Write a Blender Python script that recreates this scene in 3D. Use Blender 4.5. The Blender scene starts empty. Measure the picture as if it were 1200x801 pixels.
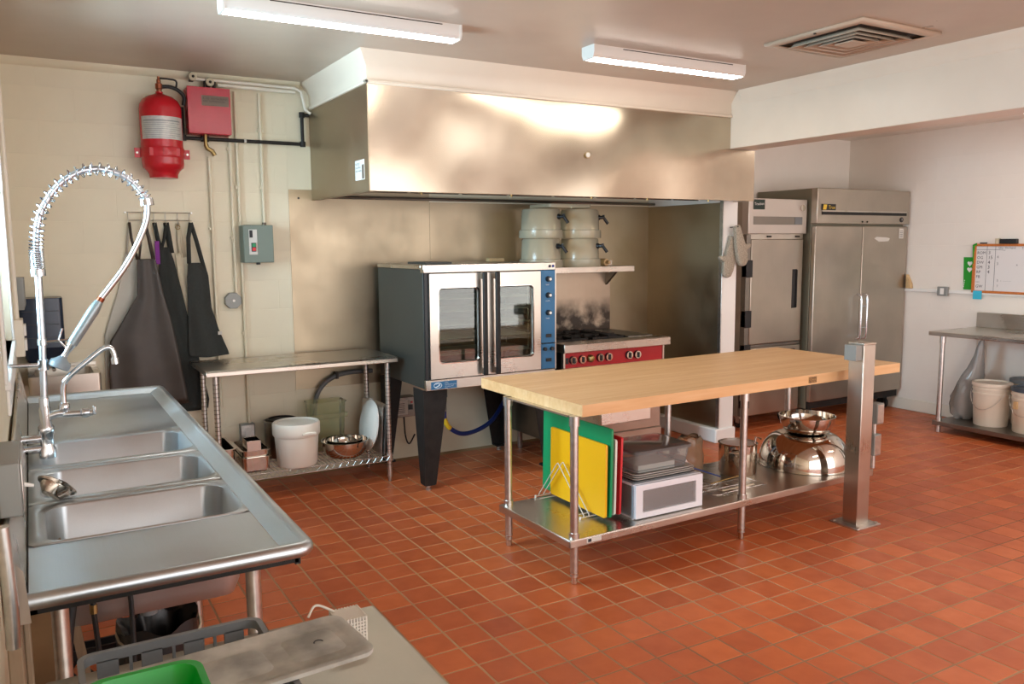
import bpy, bmesh, math, random
from mathutils import Vector, Matrix
random.seed(7)
PI = math.pi
scene = bpy.context.scene
COL = scene.collection

# ------------------------------------------------------------------ camera
cd = bpy.data.cameras.new('camera'); cam = bpy.data.objects.new('camera', cd); COL.objects.link(cam)
cd.sensor_width = 36; cd.lens = 36 * 966.1 / 1200; cd.clip_start = 0.01; cd.clip_end = 100
RM = Matrix(((0.8638738695768531, 0.06572636648251416, -0.4994016241576719),
             (-0.5036545733382783, 0.0982454765554472, -0.858300586678018),
             (-0.00734902835422151, 0.992989361013198, 0.11797508506820215)))
CAMLOC = Vector((-2.0890301597624363, -2.9271933527111735, 1.6640749765323866))
cam.matrix_world = Matrix.Translation(CAMLOC) @ RM.to_4x4()
scene.camera = cam
def project(p):
    c = RM.transposed() @ (Vector(p) - CAMLOC)
    if c.z > -0.05: return None
    return 600 + 966.1 * c.x / -c.z, 400.5 - 966.1 * c.y / -c.z

# ------------------------------------------------------------------ world, lights, exposure
w = bpy.data.worlds.new('world'); scene.world = w; w.use_nodes = True
w.node_tree.nodes['Background'].inputs[0].default_value = (0.62, 0.80, 1.0, 1)
w.node_tree.nodes['Background'].inputs[1].default_value = 2.0
LAMP = 18.5            # emission strength of the fluorescent lenses
def area(name, loc, rot, sx, sy, power, color):
    l = bpy.data.lights.new(name, 'AREA'); l.shape = 'RECTANGLE'; l.size = sx; l.size_y = sy; l.energy = power; l.color = color
    o = bpy.data.objects.new(name, l); COL.objects.link(o); o.location = loc; o.rotation_euler = rot
    return o
area('daylight_window', (-2.52, 1.15, 1.95), (0, -PI/2, 0), 1.2, 1.55, 125, (0.68, 0.86, 1.0))
area('front_fill', (1.6, -4.9, 1.38), (PI/2, 0, 0), 7.2, 2.6, 135, (0.95, 0.97, 1.0))  # broad fill light added behind the camera
vs = scene.view_settings
scene.display_settings.display_device = 'sRGB'
vs.view_transform = 'Standard'; vs.look = 'None'; vs.gamma = 1.0; vs.use_curve_mapping = False
vs.exposure = 0.58

# ------------------------------------------------------------------ materials
def lin(c):
    return tuple(((v/255)/12.92 if v/255 <= 0.04045 else (((v/255)+0.055)/1.055)**2.4) for v in c)
def nt(name):
    m = bpy.data.materials.new(name); m.use_nodes = True
    t = m.node_tree; return m, t, t.nodes['Principled BSDF']
def plain(name, rgb, rough=0.5, metal=0.0, var=0.0, scale=8.0, bump=0.0, stretch=(1, 1, 1), rvar=0.0, spec=0.5, rgb2=None):
    m, t, b = nt(name)
    c = lin(rgb)
    b.inputs['Base Color'].default_value = (*c, 1); b.inputs['Roughness'].default_value = rough; b.inputs['Metallic'].default_value = metal
    b.inputs['Specular IOR Level'].default_value = spec
    if var or bump or rvar or rgb2:
        tc = t.nodes.new('ShaderNodeTexCoord'); mp = t.nodes.new('ShaderNodeMapping'); mp.inputs['Scale'].default_value = stretch
        nz = t.nodes.new('ShaderNodeTexNoise'); nz.inputs['Scale'].default_value = scale; nz.inputs['Detail'].default_value = 5
        t.links.new(tc.outputs['Object'], mp.inputs[0]); t.links.new(mp.outputs[0], nz.inputs['Vector'])
        if var or rgb2:
            c2 = lin(rgb2) if rgb2 else tuple(v * (1 - var) for v in c)
            c1 = c if rgb2 else tuple(min(1, v * (1 + var)) for v in c)
            r = t.nodes.new('ShaderNodeValToRGB'); r.color_ramp.elements[0].position = 0.35; r.color_ramp.elements[1].position = 0.68
            r.color_ramp.elements[0].color = (*c1, 1); r.color_ramp.elements[1].color = (*c2, 1)
            t.links.new(nz.outputs['Fac'], r.inputs[0]); t.links.new(r.outputs[0], b.inputs['Base Color'])
        if rvar:
            mr = t.nodes.new('ShaderNodeMapRange'); mr.inputs['To Min'].default_value = max(0.02, rough - rvar); mr.inputs['To Max'].default_value = rough + rvar
            t.links.new(nz.outputs['Fac'], mr.inputs[0]); t.links.new(mr.outputs[0], b.inputs['Roughness'])
        if bump:
            bp = t.nodes.new('ShaderNodeBump'); bp.inputs['Strength'].default_value = bump; bp.inputs['Distance'].default_value = 0.01
            t.links.new(nz.outputs['Fac'], bp.inputs['Height']); t.links.new(bp.outputs[0], b.inputs['Normal'])
    return m
def steel(name, rgb, rough, axis='x', rvar=0.08, warp=0.0, grain=.22):
    """brushed sheet: grain streaks along one axis, slight smudges"""
    m, t, b = nt(name); c = lin(rgb)
    b.inputs['Metallic'].default_value = 1.0
    tc = t.nodes.new('ShaderNodeTexCoord'); mp = t.nodes.new('ShaderNodeMapping')
    mp.inputs['Scale'].default_value = {'x': (1.5, 220, 220), 'y': (220, 1.5, 220), 'z': (220, 220, 1.5)}[axis]
    n1 = t.nodes.new('ShaderNodeTexNoise'); n1.inputs['Scale'].default_value = 1.6; n1.inputs['Detail'].default_value = 3
    n2 = t.nodes.new('ShaderNodeTexNoise'); n2.inputs['Scale'].default_value = 3.0; n2.inputs['Detail'].default_value = 6
    t.links.new(tc.outputs['Object'], mp.inputs[0]); t.links.new(mp.outputs[0], n1.inputs['Vector']); t.links.new(tc.outputs['Object'], n2.inputs['Vector'])
    mx = t.nodes.new('ShaderNodeMath'); mx.operation = 'MULTIPLY_ADD'; mx.inputs[1].default_value = grain; hf = t.nodes.new('ShaderNodeMath'); hf.operation = 'MULTIPLY'; hf.inputs[1].default_value = 1/(1+grain)
    t.links.new(n1.outputs['Fac'], mx.inputs[0]); t.links.new(n2.outputs['Fac'], mx.inputs[2]); t.links.new(mx.outputs[0], hf.inputs[0])
    mr = t.nodes.new('ShaderNodeMapRange'); mr.inputs['From Min'].default_value = 0.3; mr.inputs['From Max'].default_value = 0.7
    mr.inputs['To Min'].default_value = max(.03, rough - rvar); mr.inputs['To Max'].default_value = rough + rvar
    t.links.new(hf.outputs[0], mr.inputs[0]); t.links.new(mr.outputs[0], b.inputs['Roughness'])
    r = t.nodes.new('ShaderNodeValToRGB'); r.color_ramp.elements[0].position = .3; r.color_ramp.elements[1].position = .7
    r.color_ramp.elements[0].color = (*[v*.86 for v in c], 1); r.color_ramp.elements[1].color = (*[min(1, v*1.08) for v in c], 1)
    t.links.new(hf.outputs[0], r.inputs[0]); t.links.new(r.outputs[0], b.inputs['Base Color'])
    bp = t.nodes.new('ShaderNodeBump'); bp.inputs['Strength'].default_value = 0.01; bp.inputs['Distance'].default_value = 0.0002
    t.links.new(n1.outputs['Fac'], bp.inputs['Height'])
    last = bp
    if warp:                                            # slow oil-canning of large sheets
        n3 = t.nodes.new('ShaderNodeTexNoise'); n3.inputs['Scale'].default_value = 1.3; n3.inputs['Detail'].default_value = 0
        t.links.new(tc.outputs['Object'], n3.inputs['Vector'])
        b2 = t.nodes.new('ShaderNodeBump'); b2.inputs['Strength'].default_value = 1.0; b2.inputs['Distance'].default_value = warp
        t.links.new(n3.outputs['Fac'], b2.inputs['Height']); t.links.new(bp.outputs[0], b2.inputs['Normal']); last = b2
    t.links.new(last.outputs[0], b.inputs['Normal'])
    return m
def emit(name, rgb, strength):
    m = bpy.data.materials.new(name); m.use_nodes = True; t = m.node_tree; t.nodes.clear()
    e = t.nodes.new('ShaderNodeEmission'); o = t.nodes.new('ShaderNodeOutputMaterial')
    e.inputs[0].default_value = (*lin(rgb), 1); e.inputs[1].default_value = strength; t.links.new(e.outputs[0], o.inputs[0]); return m
def clear(name, tint, rough=0.05, body=0.0, bodycol=(230, 230, 230), ior=1.5):
    """thin sheet of clear or milky material: see-through, with a surface gloss and some diffuse body"""
    m = bpy.data.materials.new(name); m.use_nodes = True; t = m.node_tree; t.nodes.clear()
    tr = t.nodes.new('ShaderNodeBsdfTransparent'); tr.inputs[0].default_value = (*lin(tint), 1)
    gl = t.nodes.new('ShaderNodeBsdfGlossy'); gl.inputs['Roughness'].default_value = rough
    fr = t.nodes.new('ShaderNodeFresnel'); fr.inputs[0].default_value = ior
    df = t.nodes.new('ShaderNodeBsdfDiffuse'); df.inputs[0].default_value = (*lin(bodycol), 1)
    m1 = t.nodes.new('ShaderNodeMixShader'); m1.inputs[0].default_value = body
    m2 = t.nodes.new('ShaderNodeMixShader'); o = t.nodes.new('ShaderNodeOutputMaterial')
    t.links.new(tr.outputs[0], m1.inputs[1]); t.links.new(df.outputs[0], m1.inputs[2])
    t.links.new(fr.outputs[0], m2.inputs[0]); t.links.new(m1.outputs[0], m2.inputs[1]); t.links.new(gl.outputs[0], m2.inputs[2]); t.links.new(m2.outputs[0], o.inputs[0])
    return m

M = {}
M['wall'] = plain('wall_paint', (226, 217, 200), 0.42, var=.03, scale=3, bump=.04)
M['wall_back'] = plain('wall_paint_cream', (222, 212, 186), 0.45, var=.03, scale=3, bump=.04)
M['wall_recess'] = plain('wall_paint_white', (236, 227, 216), 0.45, var=.02, scale=3, bump=.04)
M['joint'] = plain('wall_joint', (205, 198, 186), 0.7)
M['ceiling'] = plain('ceiling_gloss_paint', (184, 166, 148), 0.30, var=.03, scale=2.5, bump=.16, rvar=.06)
M['soffit'] = plain('soffit_paint', (222, 207, 188), 0.32, var=.02, scale=4, bump=.03)
M['trim'] = plain('trim_paint', (230, 222, 206), 0.4)
M['white'] = plain('white_enamel', (235, 232, 226), 0.35)
M['steel'] = steel('steel_x', (206, 199, 188), .30, 'x')
M['steel_y'] = steel('steel_y', (204, 198, 188), .30, 'y')
M['steel_z'] = steel('steel_z', (204, 198, 188), .32, 'z')
M['steel_hood'] = steel('steel_hood', (196, 182, 162), .24, 'x', .03, warp=.12, grain=.1)
M['steel_wall'] = steel('steel_wallsheet', (172, 158, 134), .42, 'z', .12, warp=.02)
M['steel_dark'] = steel('steel_dark', (142, 136, 128), .38, 'x', .1)
M['steel_sink'] = steel('steel_sink', (200, 208, 212), .40, 'y', .1)
M['steel_fridge'] = steel('steel_fridge', (182, 173, 160), .36, 'z', .08, warp=.01)
M['steel_near'] = steel('steel_near', (192, 186, 172), .52, 'y', .05, grain=.1)
M['steel_mirror'] = plain('polished_steel', (205, 198, 188), .09, 1.0, rvar=.03, scale=4)
M['galv'] = plain('galvanised', (202, 199, 194), .33, 1.0, var=.12, scale=30)
M['chrome'] = plain('chrome', (220, 226, 232), .14, 1.0)
M['satin'] = plain('satin_chrome', (206, 214, 220), .32, 1.0)
M['aluminium'] = plain('aluminium', (210, 206, 200), .42, .15)
M['brass'] = plain('brass', (158, 134, 88), .38, 1.0)
M['black'] = plain('black_plastic', (24, 24, 26), .4)
M['blackmetal'] = plain('black_iron', (34, 31, 29), .55, .3, var=.3, scale=20)
M['cast'] = plain('cast_iron', (40, 36, 33), .6, .4, var=.4, scale=25, bump=.2)
M['ovenbody'] = plain('oven_side_enamel', (46, 48, 44), .42, .0, var=.08, scale=5)
M['blue'] = plain('control_blue', (42, 104, 146), .4)
M['red'] = plain('red_enamel', (182, 22, 34), .22, var=.06, scale=6)
M['redbox'] = plain('red_box_enamel', (176, 38, 54), .25, var=.08, scale=8)
M['redpanel'] = plain('red_panel', (176, 22, 30), .35)
M['green'] = plain('green_board', (0, 140, 84), .45)
M['yellow'] = plain('yellow_board', (236, 172, 0), .45)
M['redboard'] = plain('red_board', (206, 34, 40), .45)
M['hdpe'] = plain('white_board', (226, 220, 210), .45)
M['greentub'] = plain('green_tub', (0, 158, 42), .3)
M['greygreen'] = plain('grey_green_enamel', (108, 122, 112), .45, .1)
M['greybox'] = plain('grey_box', (140, 142, 138), .45, .2)
M['greyplastic'] = plain('grey_plastic', (112, 116, 118), .5, var=.08, scale=12)
M['milk'] = plain('milky_plastic', (236, 232, 220), .4)
M['bucket'] = plain('bucket_plastic', (232, 222, 204), .38)
M['bluelid'] = plain('dark_blue_lid', (70, 84, 96), .45)
M['drawerframe'] = plain('drawer_white', (226, 226, 232), .35)
M['clear'] = clear('clear_plastic', (232, 234, 232), .08, .16)
M['clear_smoke'] = clear('clear_drawer', (240, 240, 240), .08, .26, (228, 226, 226))
M['frost'] = clear('frosted_plastic', (246, 240, 222), .2, .40, (240, 228, 198))
M['greenclear'] = clear('green_clear', (236, 238, 216), .1, .22, (206, 206, 172))
M['glass'] = clear('oven_glass', (214, 220, 212), .03, ior=1.75)
M['pane'] = clear('window_glass', (240, 248, 250), .02)
M['ovenin'] = plain('oven_enamel', (92, 88, 79), .4, .2)
M['polybag'] = clear('polythene', (222, 220, 216), .18, .45, (205, 200, 194))
M['brownbag'] = clear('brown_polythene', (226, 206, 182), .2, .40, (176, 146, 114))
M['dkbrown'] = plain('apron_brown_vinyl', (58, 50, 43), .45, var=.15, scale=6)
M['charcoal'] = plain('apron_charcoal', (38, 42, 40), .85, var=.1, scale=60)
M['charcoal2'] = plain('apron_dark_grey', (46, 49, 47), .85, var=.1, scale=60)
M['cream'] = plain('apron_cream', (196, 184, 158), .8)
M['palegrey'] = plain('apron_pale', (188, 184, 172), .6)
M['purple'] = plain('purple_cloth', (128, 50, 140), .8)
M['mitt'] = plain('mitt_terry', (158, 147, 130), .95, var=.25, scale=90, bump=.5)
M['navy'] = plain('navy_smoked_plastic', (34, 46, 66), .25)
M['rubber'] = plain('black_rubber', (28, 28, 28), .6)
M['greyhose'] = plain('grey_conduit', (96, 98, 100), .5)
M['bluehose'] = plain('blue_hose', (30, 52, 120), .4)
M['tapeyel'] = plain('yellow_sleeve', (224, 186, 40), .5)
M['label'] = plain('paper_label', (206, 202, 194), .6)
M['silverlabel'] = plain('silver_label', (196, 192, 186), .4, .2, rgb2=(180, 176, 172), scale=40)
M['plate'] = plain('engraved_plate', (112, 96, 84), .5, .4)
M['ink'] = plain('ink', (44, 44, 48), .7)
M['inklight'] = plain('pale_print', (210, 222, 230), .6)
M['gold'] = plain('gold_print', (226, 190, 60), .5)
M['orangewood'] = plain('orange_wood', (196, 112, 48), .5, var=.15, scale=10, stretch=(1, 8, 8))
M['boardface'] = plain('whiteboard', (226, 222, 220), .25)
M['greenpaper'] = plain('green_paper', (30, 146, 34), .7)
M['bluepaper'] = plain('blue_note', (60, 184, 214), .7)
M['tan'] = plain('tan_wood', (196, 164, 118), .6, var=.15, scale=12)
M['rawwood'] = plain('raw_wood', (136, 112, 86), .75, var=.25, scale=6, stretch=(8, 8, 1))
M['boardtrim'] = plain('old_trim_wood', (166, 148, 122), .6, var=.12, scale=5, stretch=(8, 8, 1))
M['stained'] = plain('stained_lid', (186, 182, 172), .5, rgb2=(124, 121, 113), scale=9)
M['mesh'] = plain('mesh_plastic', (206, 198, 184), .5)
M['trash'] = plain('trash_bag', (26, 24, 24), .32, bump=.3, scale=10)
M['vent'] = plain('vent_enamel', (188, 168, 146), .45)
M['ventdark'] = plain('vent_throat', (52, 44, 38), .7)
M['lens'] = emit('lamp_lens', (255, 246, 236), LAMP)
M['lamphouse'] = plain('lamp_housing', (222, 218, 210), .4)
M['copper'] = plain('copper_band', (150, 84, 60), .3, .9)
M['butcher'] = None

def butcher_mat():
    m, t, b = nt('maple_block'); tc = t.nodes.new('ShaderNodeTexCoord'); mp = t.nodes.new('ShaderNodeMapping'); mp.inputs['Scale'].default_value = (1.1, 12, 12)
    n = t.nodes.new('ShaderNodeTexNoise'); n.inputs['Scale'].default_value = 3; n.inputs['Detail'].default_value = 6
    oi = t.nodes.new('ShaderNodeObjectInfo'); ad = t.nodes.new('ShaderNodeVectorMath'); ad.operation = 'ADD'; sc_ = t.nodes.new('ShaderNodeMath'); sc_.operation = 'MULTIPLY'; sc_.inputs[1].default_value = 40
    t.links.new(oi.outputs['Random'], sc_.inputs[0]); t.links.new(tc.outputs['Object'], ad.inputs[0]); t.links.new(sc_.outputs[0], ad.inputs[1]); t.links.new(ad.outputs[0], mp.inputs[0]); t.links.new(mp.outputs[0], n.inputs['Vector'])
    mix = t.nodes.new('ShaderNodeMath'); mix.operation = 'MULTIPLY_ADD'; mix.inputs[1].default_value = .24; t.links.new(oi.outputs['Random'], mix.inputs[0])
    h = t.nodes.new('ShaderNodeMath'); h.operation = 'MULTIPLY'; h.inputs[1].default_value = .75; t.links.new(n.outputs['Fac'], h.inputs[0]); t.links.new(h.outputs[0], mix.inputs[2])
    r = t.nodes.new('ShaderNodeValToRGB'); e = r.color_ramp.elements
    e[0].position = .2; e[0].color = (*lin((230, 190, 142)), 1); e[1].position = .85; e[1].color = (*lin((206, 154, 100)), 1)
    e2 = e.new(.5); e2.color = (*lin((220, 174, 122)), 1)
    t.links.new(mix.outputs[0], r.inputs[0]); t.links.new(r.outputs[0], b.inputs['Base Color']); b.inputs['Roughness'].default_value = .42
    return m
M['butcher'] = butcher_mat()
def tile_mat():
    m, t, b = nt('quarry_tile'); g = t.nodes.new('ShaderNodeNewGeometry')
    dv = t.nodes.new('ShaderNodeVectorMath'); dv.operation = 'MULTIPLY'; dv.inputs[1].default_value = (1/.162, 1/.162, 0)
    fl = t.nodes.new('ShaderNodeVectorMath'); fl.operation = 'FLOOR'; wn = t.nodes.new('ShaderNodeTexWhiteNoise'); wn.noise_dimensions = '2D'
    t.links.new(g.outputs['Position'], dv.inputs[0]); t.links.new(dv.outputs[0], fl.inputs[0]); t.links.new(fl.outputs[0], wn.inputs['Vector'])
    n = t.nodes.new('ShaderNodeTexNoise'); n.inputs['Scale'].default_value = 9; n.inputs['Detail'].default_value = 6; t.links.new(g.outputs['Position'], n.inputs['Vector'])
    nb = t.nodes.new('ShaderNodeTexNoise'); nb.inputs['Scale'].default_value = 1.1; nb.inputs['Detail'].default_value = 2; t.links.new(g.outputs['Position'], nb.inputs['Vector'])
    a = t.nodes.new('ShaderNodeMath'); a.operation = 'MULTIPLY_ADD'; a.inputs[1].default_value = .38; t.links.new(wn.outputs['Value'], a.inputs[0])
    s = t.nodes.new('ShaderNodeMath'); s.operation = 'MULTIPLY_ADD'; s.inputs[1].default_value = .45; t.links.new(n.outputs['Fac'], s.inputs[0])
    s2 = t.nodes.new('ShaderNodeMath'); s2.operation = 'MULTIPLY'; s2.inputs[1].default_value = .22; t.links.new(nb.outputs['Fac'], s2.inputs[0]); t.links.new(s2.outputs[0], s.inputs[2]); t.links.new(s.outputs[0], a.inputs[2])
    r = t.nodes.new('ShaderNodeValToRGB'); e = r.color_ramp.elements
    e[0].position = .2; e[0].color = (*lin((212, 113, 60)), 1); e[1].position = .85; e[1].color = (*lin((168, 79, 42)), 1)
    t.links.new(a.outputs[0], r.inputs[0]); t.links.new(r.outputs[0], b.inputs['Base Color'])
    mr = t.nodes.new('ShaderNodeMapRange'); mr.inputs['To Min'].default_value = .3; mr.inputs['To Max'].default_value = .55; t.links.new(n.outputs['Fac'], mr.inputs[0]); t.links.new(mr.outputs[0], b.inputs['Roughness'])
    bp = t.nodes.new('ShaderNodeBump'); bp.inputs['Strength'].default_value = .12; bp.inputs['Distance'].default_value = .004; t.links.new(n.outputs['Fac'], bp.inputs['Height']); t.links.new(bp.outputs[0], b.inputs['Normal'])
    return m
M['tile'] = tile_mat()
M['grout'] = plain('grout', (206, 172, 130), .8, rgb2=(132, 98, 72), scale=.55)
def soot_mat():
    m = steel('sooted_sheet', (176, 162, 144), .38, 'z'); t = m.node_tree; b = t.nodes['Principled BSDF']
    old = b.inputs['Base Color'].links[0].from_socket
    tc = t.nodes.new('ShaderNodeTexCoord'); n = t.nodes.new('ShaderNodeTexNoise'); n.inputs['Scale'].default_value = 8; n.inputs['Detail'].default_value = 6
    sx = t.nodes.new('ShaderNodeSeparateXYZ'); t.links.new(tc.outputs['Object'], sx.inputs[0]); t.links.new(tc.outputs['Object'], n.inputs['Vector'])
    mr = t.nodes.new('ShaderNodeMapRange'); mr.inputs['From Min'].default_value = .26; mr.inputs['From Max'].default_value = .0; mr.inputs['To Min'].default_value = 0; mr.inputs['To Max'].default_value = 1
    t.links.new(sx.outputs['Z'], mr.inputs[0])
    a = t.nodes.new('ShaderNodeMath'); a.operation = 'MULTIPLY'; t.links.new(mr.outputs[0], a.inputs[0])
    m2 = t.nodes.new('ShaderNodeMapRange'); m2.inputs['From Min'].default_value = .34; m2.inputs['From Max'].default_value = .6; m2.inputs['To Min'].default_value = .0; m2.inputs['To Max'].default_value = 2.0
    t.links.new(n.outputs['Fac'], m2.inputs[0]); t.links.new(m2.outputs[0], a.inputs[1]); a.use_clamp = True
    mx = t.nodes.new('ShaderNodeMix'); mx.data_type = 'RGBA'; t.links.new(a.outputs[0], mx.inputs['Factor']); t.links.new(old, mx.inputs['A']); mx.inputs['B'].default_value = (*lin((52, 38, 24)), 1)
    t.links.new(mx.outputs['Result'], b.inputs['Base Color'])
    iv = t.nodes.new('ShaderNodeMath'); iv.operation = 'SUBTRACT'; iv.inputs[0].default_value = 1; t.links.new(a.outputs[0], iv.inputs[1]); t.links.new(iv.outputs[0], b.inputs['Metallic'])
    return m
M['soot'] = soot_mat()

# ------------------------------------------------------------------ mesh builder
XF = {}                                  # inverse world matrix of every thing root
class B:
    """collects shapes given in world coordinates; build() links them as one object"""
    def __init__(s): s.v = []; s.f = []
    def add(s, vs_, fs):
        n = len(s.v); s.v += [Vector(p) for p in vs_]; s.f += [tuple(i + n for i in f) for f in fs]; return s
    def box(s, x0, y0, z0, x1, y1, z1):
        x0, x1 = sorted((x0, x1)); y0, y1 = sorted((y0, y1)); z0, z1 = sorted((z0, z1))
        return s.add([(x0,y0,z0),(x1,y0,z0),(x1,y1,z0),(x0,y1,z0),(x0,y0,z1),(x1,y0,z1),(x1,y1,z1),(x0,y1,z1)],
                     [(0,3,2,1),(4,5,6,7),(0,1,5,4),(1,2,6,5),(2,3,7,6),(3,0,4,7)])
    def obox(s, c, ax, ay, az):           # oriented box: centre and half-axis vectors
        c, ax, ay, az = map(Vector, (c, ax, ay, az))
        p = [c+i*ax+j*ay+k*az for k in (-1,1) for j, i in ((-1,-1),(-1,1),(1,1),(1,-1))]
        f = [(0,3,2,1),(4,5,6,7),(0,1,5,4),(1,2,6,5),(2,3,7,6),(3,0,4,7)]
        if ax.cross(ay).dot(az) < 0: f = [q[::-1] for q in f]
        return s.add(p, f)
    def cyl(s, p0, p1, r0, r1=None, n=16):
        return s.tube([p0, p1], [r0, r0 if r1 is None else r1], n)
    def tube(s, pts, r, n=10, cap=True, closed=False):
        pts = [Vector(p) for p in pts]; k = len(pts); rr = r if isinstance(r, (list, tuple)) else [r]*k
        base = len(s.v); nx = None
        for i in range(k):
            if closed: d = pts[(i+1) % k] - pts[i-1]
            else: d = pts[min(i+1, k-1)] - pts[max(i-1, 0)]
            d.normalize()
            if nx is None:
                a = Vector((0,0,1)) if abs(d.z) < .9 else Vector((1,0,0)); nx = d.cross(a).normalized()
            else:
                nx = (nx - d*nx.dot(d)); nx = nx.normalized() if nx.length > 1e-6 else d.orthogonal().normalized()
            ny = d.cross(nx)
            for j in range(n):
                a = 2*PI*j/n; s.v.append(pts[i] + (nx*math.cos(a) + ny*math.sin(a))*rr[i])
        for i in range(k if closed else k-1):
            i2 = (i+1) % k
            for j in range(n):
                j2 = (j+1) % n; s.f.append((base+i*n+j, base+i*n+j2, base+i2*n+j2, base+i2*n+j))
        if cap and not closed:
            s.f.append(tuple(base+j for j in range(n))[::-1]); s.f.append(tuple(base+(k-1)*n+j for j in range(n)))
        return s
    def lathe(s, prof, c=(0,0,0), n=32, axis='z', mat=None):
        c = Vector(c); base = len(s.v); k = len(prof)
        for r, z in prof:
            for j in range(n):
                a = 2*PI*j/n; p = Vector((r*math.cos(a), r*math.sin(a), z))
                if axis == 'x': p = Vector((p.z, p.x, p.y))
                elif axis == 'y': p = Vector((p.y, p.z, p.x))
                if mat: p = mat @ p
                s.v.append(c+p)
        for i in range(k-1):
            for j in range(n):
                j2 = (j+1) % n; s.f.append((base+i*n+j, base+i*n+j2, base+(i+1)*n+j2, base+(i+1)*n+j))
        if prof[0][0] > 1e-6: s.f.append(tuple(base+j for j in range(n))[::-1])
        if prof[-1][0] > 1e-6: s.f.append(tuple(base+(k-1)*n+j for j in range(n)))
        return s
    def prism(s, poly, axis, a, b):       # poly in the two other axes (cyclic order x->yz, y->xz, z->xy)
        def P(u, v, t): return {'x': (t,u,v), 'y': (u,t,v), 'z': (u,v,t)}[axis]
        n = len(poly); base = len(s.v)
        s.v += [Vector(P(u,v,a)) for u,v in poly] + [Vector(P(u,v,b)) for u,v in poly]
        s.f.append(tuple(base+i for i in range(n))[::-1]); s.f.append(tuple(base+n+i for i in range(n)))
        for i in range(n):
            j = (i+1) % n; s.f.append((base+i, base+j, base+n+j, base+n+i))
        return s
    def loops(s, rings, cap0=True, cap1=True):   # rings of equal length
        n = len(rings[0]); base = len(s.v)
        for rg in rings: s.v += [Vector(p) for p in rg]
        for i in range(len(rings)-1):
            for j in range(n):
                j2 = (j+1) % n; s.f.append((base+i*n+j, base+i*n+j2, base+(i+1)*n+j2, base+(i+1)*n+j))
        if cap0: s.f.append(tuple(base+j for j in range(n))[::-1])
        if cap1: s.f.append(tuple(base+(len(rings)-1)*n+j for j in range(n)))
        return s
    def strip(s, pairs):                  # open ribbon from pairs of points
        n = len(s.v)
        for a, c in pairs: s.v += [Vector(a), Vector(c)]
        s.f += [(n+2*i, n+2*i+1, n+2*i+3, n+2*i+2) for i in range(len(pairs)-1)]; return s
    def build(s, name, mat, parent=None, bevel=0, smooth=40, solid=0, loc=None, seg=2):
        me = bpy.data.meshes.new(name)
        if parent is not None: mi = XF[parent.name]
        elif loc is not None: mi = Matrix.Translation(-Vector(loc))
        else: mi = Matrix.Identity(4)
        me.from_pydata([mi @ p for p in s.v], [], s.f); me.update()
        bm = bmesh.new(); bm.from_mesh(me); bmesh.ops.recalc_face_normals(bm, faces=bm.faces); bm.to_mesh(me); bm.free()
        me.materials.append(M[mat] if isinstance(mat, str) else mat)
        if smooth:
            me.polygons.foreach_set('use_smooth', [True]*len(me.polygons)); me.set_sharp_from_angle(angle=math.radians(smooth))
        o = bpy.data.objects.new(name, me); COL.objects.link(o)
        if parent is not None:
            o.parent = parent; XF[o.name] = XF[parent.name]
        elif loc is not None:
            o.location = loc; XF[o.name] = mi
        else: XF[o.name] = mi
        if solid:
            md = o.modifiers.new('thickness', 'SOLIDIFY'); md.thickness = solid; md.offset = 0
        if bevel:
            md = o.modifiers.new('edge', 'BEVEL'); md.width = bevel; md.segments = seg; md.limit_method = 'ANGLE'; md.angle_limit = math.radians(50)
            if hasattr(md, 'harden_normals'): md.harden_normals = False
        return o
def rrect(x0, y0, x1, y1, r, z, n=5):
    out = []
    for cx, cy, a0 in ((x1-r, y1-r, 0), (x0+r, y1-r, PI/2), (x0+r, y0+r, PI), (x1-r, y0+r, 1.5*PI)):
        for i in range(n+1):
            a = a0 + PI/2*i/n; out.append((cx+r*math.cos(a), cy+r*math.sin(a), z))
    return out
def thing(name, label, cat, loc=(0,0,0), rotz=0, group=None):
    o = bpy.data.objects.new(name, None); COL.objects.link(o); o.location = loc; o.rotation_euler = (0,0,rotz); o.empty_display_size = .1
    o['label'] = label; o['category'] = cat
    if group: o['group'] = group
    XF[o.name] = (Matrix.Translation(Vector(loc)) @ Matrix.Rotation(rotz, 4, 'Z')).inverted()
    return o
def tag(o, label, cat, group=None):
    o['label'] = label; o['category'] = cat
    if group: o['group'] = group
    return o
def struct(o): o['kind'] = 'structure'; return o
def dup(root, loc, rotz, label):
    r = root.copy(); COL.objects.link(r); r.location = loc; r.rotation_euler = (0,0,rotz); r['label'] = label
    for ch in root.children:
        c = ch.copy(); COL.objects.link(c); c.parent = r
        for g in ch.children:
            d = g.copy(); COL.objects.link(d); d.parent = c
    return r
def lettering(name, text, mat, parent, origin, right, up, size, depth=.0008):
    """flat raised print: text laid out on a plane given by its right and up directions"""
    cu = bpy.data.curves.new('t', 'FONT'); cu.body = text; cu.size = size; cu.resolution_u = 2
    to = bpy.data.objects.new('t', cu); COL.objects.link(to)
    bpy.context.view_layer.update()
    me = bpy.data.meshes.new_from_object(to.evaluated_get(bpy.context.evaluated_depsgraph_get()))
    bpy.data.objects.remove(to); bpy.data.curves.remove(cu)
    right = Vector(right).normalized(); up = Vector(up).normalized(); nrm = right.cross(up)
    me.transform(Matrix.Translation(Vector(origin) + nrm*depth) @ Matrix((right, up, nrm)).transposed().to_4x4())
    me.transform(XF[parent.name]); me.materials.clear(); me.materials.append(M[mat]); me.name = name
    o = bpy.data.objects.new(name, me); COL.objects.link(o); o.parent = parent; XF[o.name] = XF[parent.name]
    return o
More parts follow.
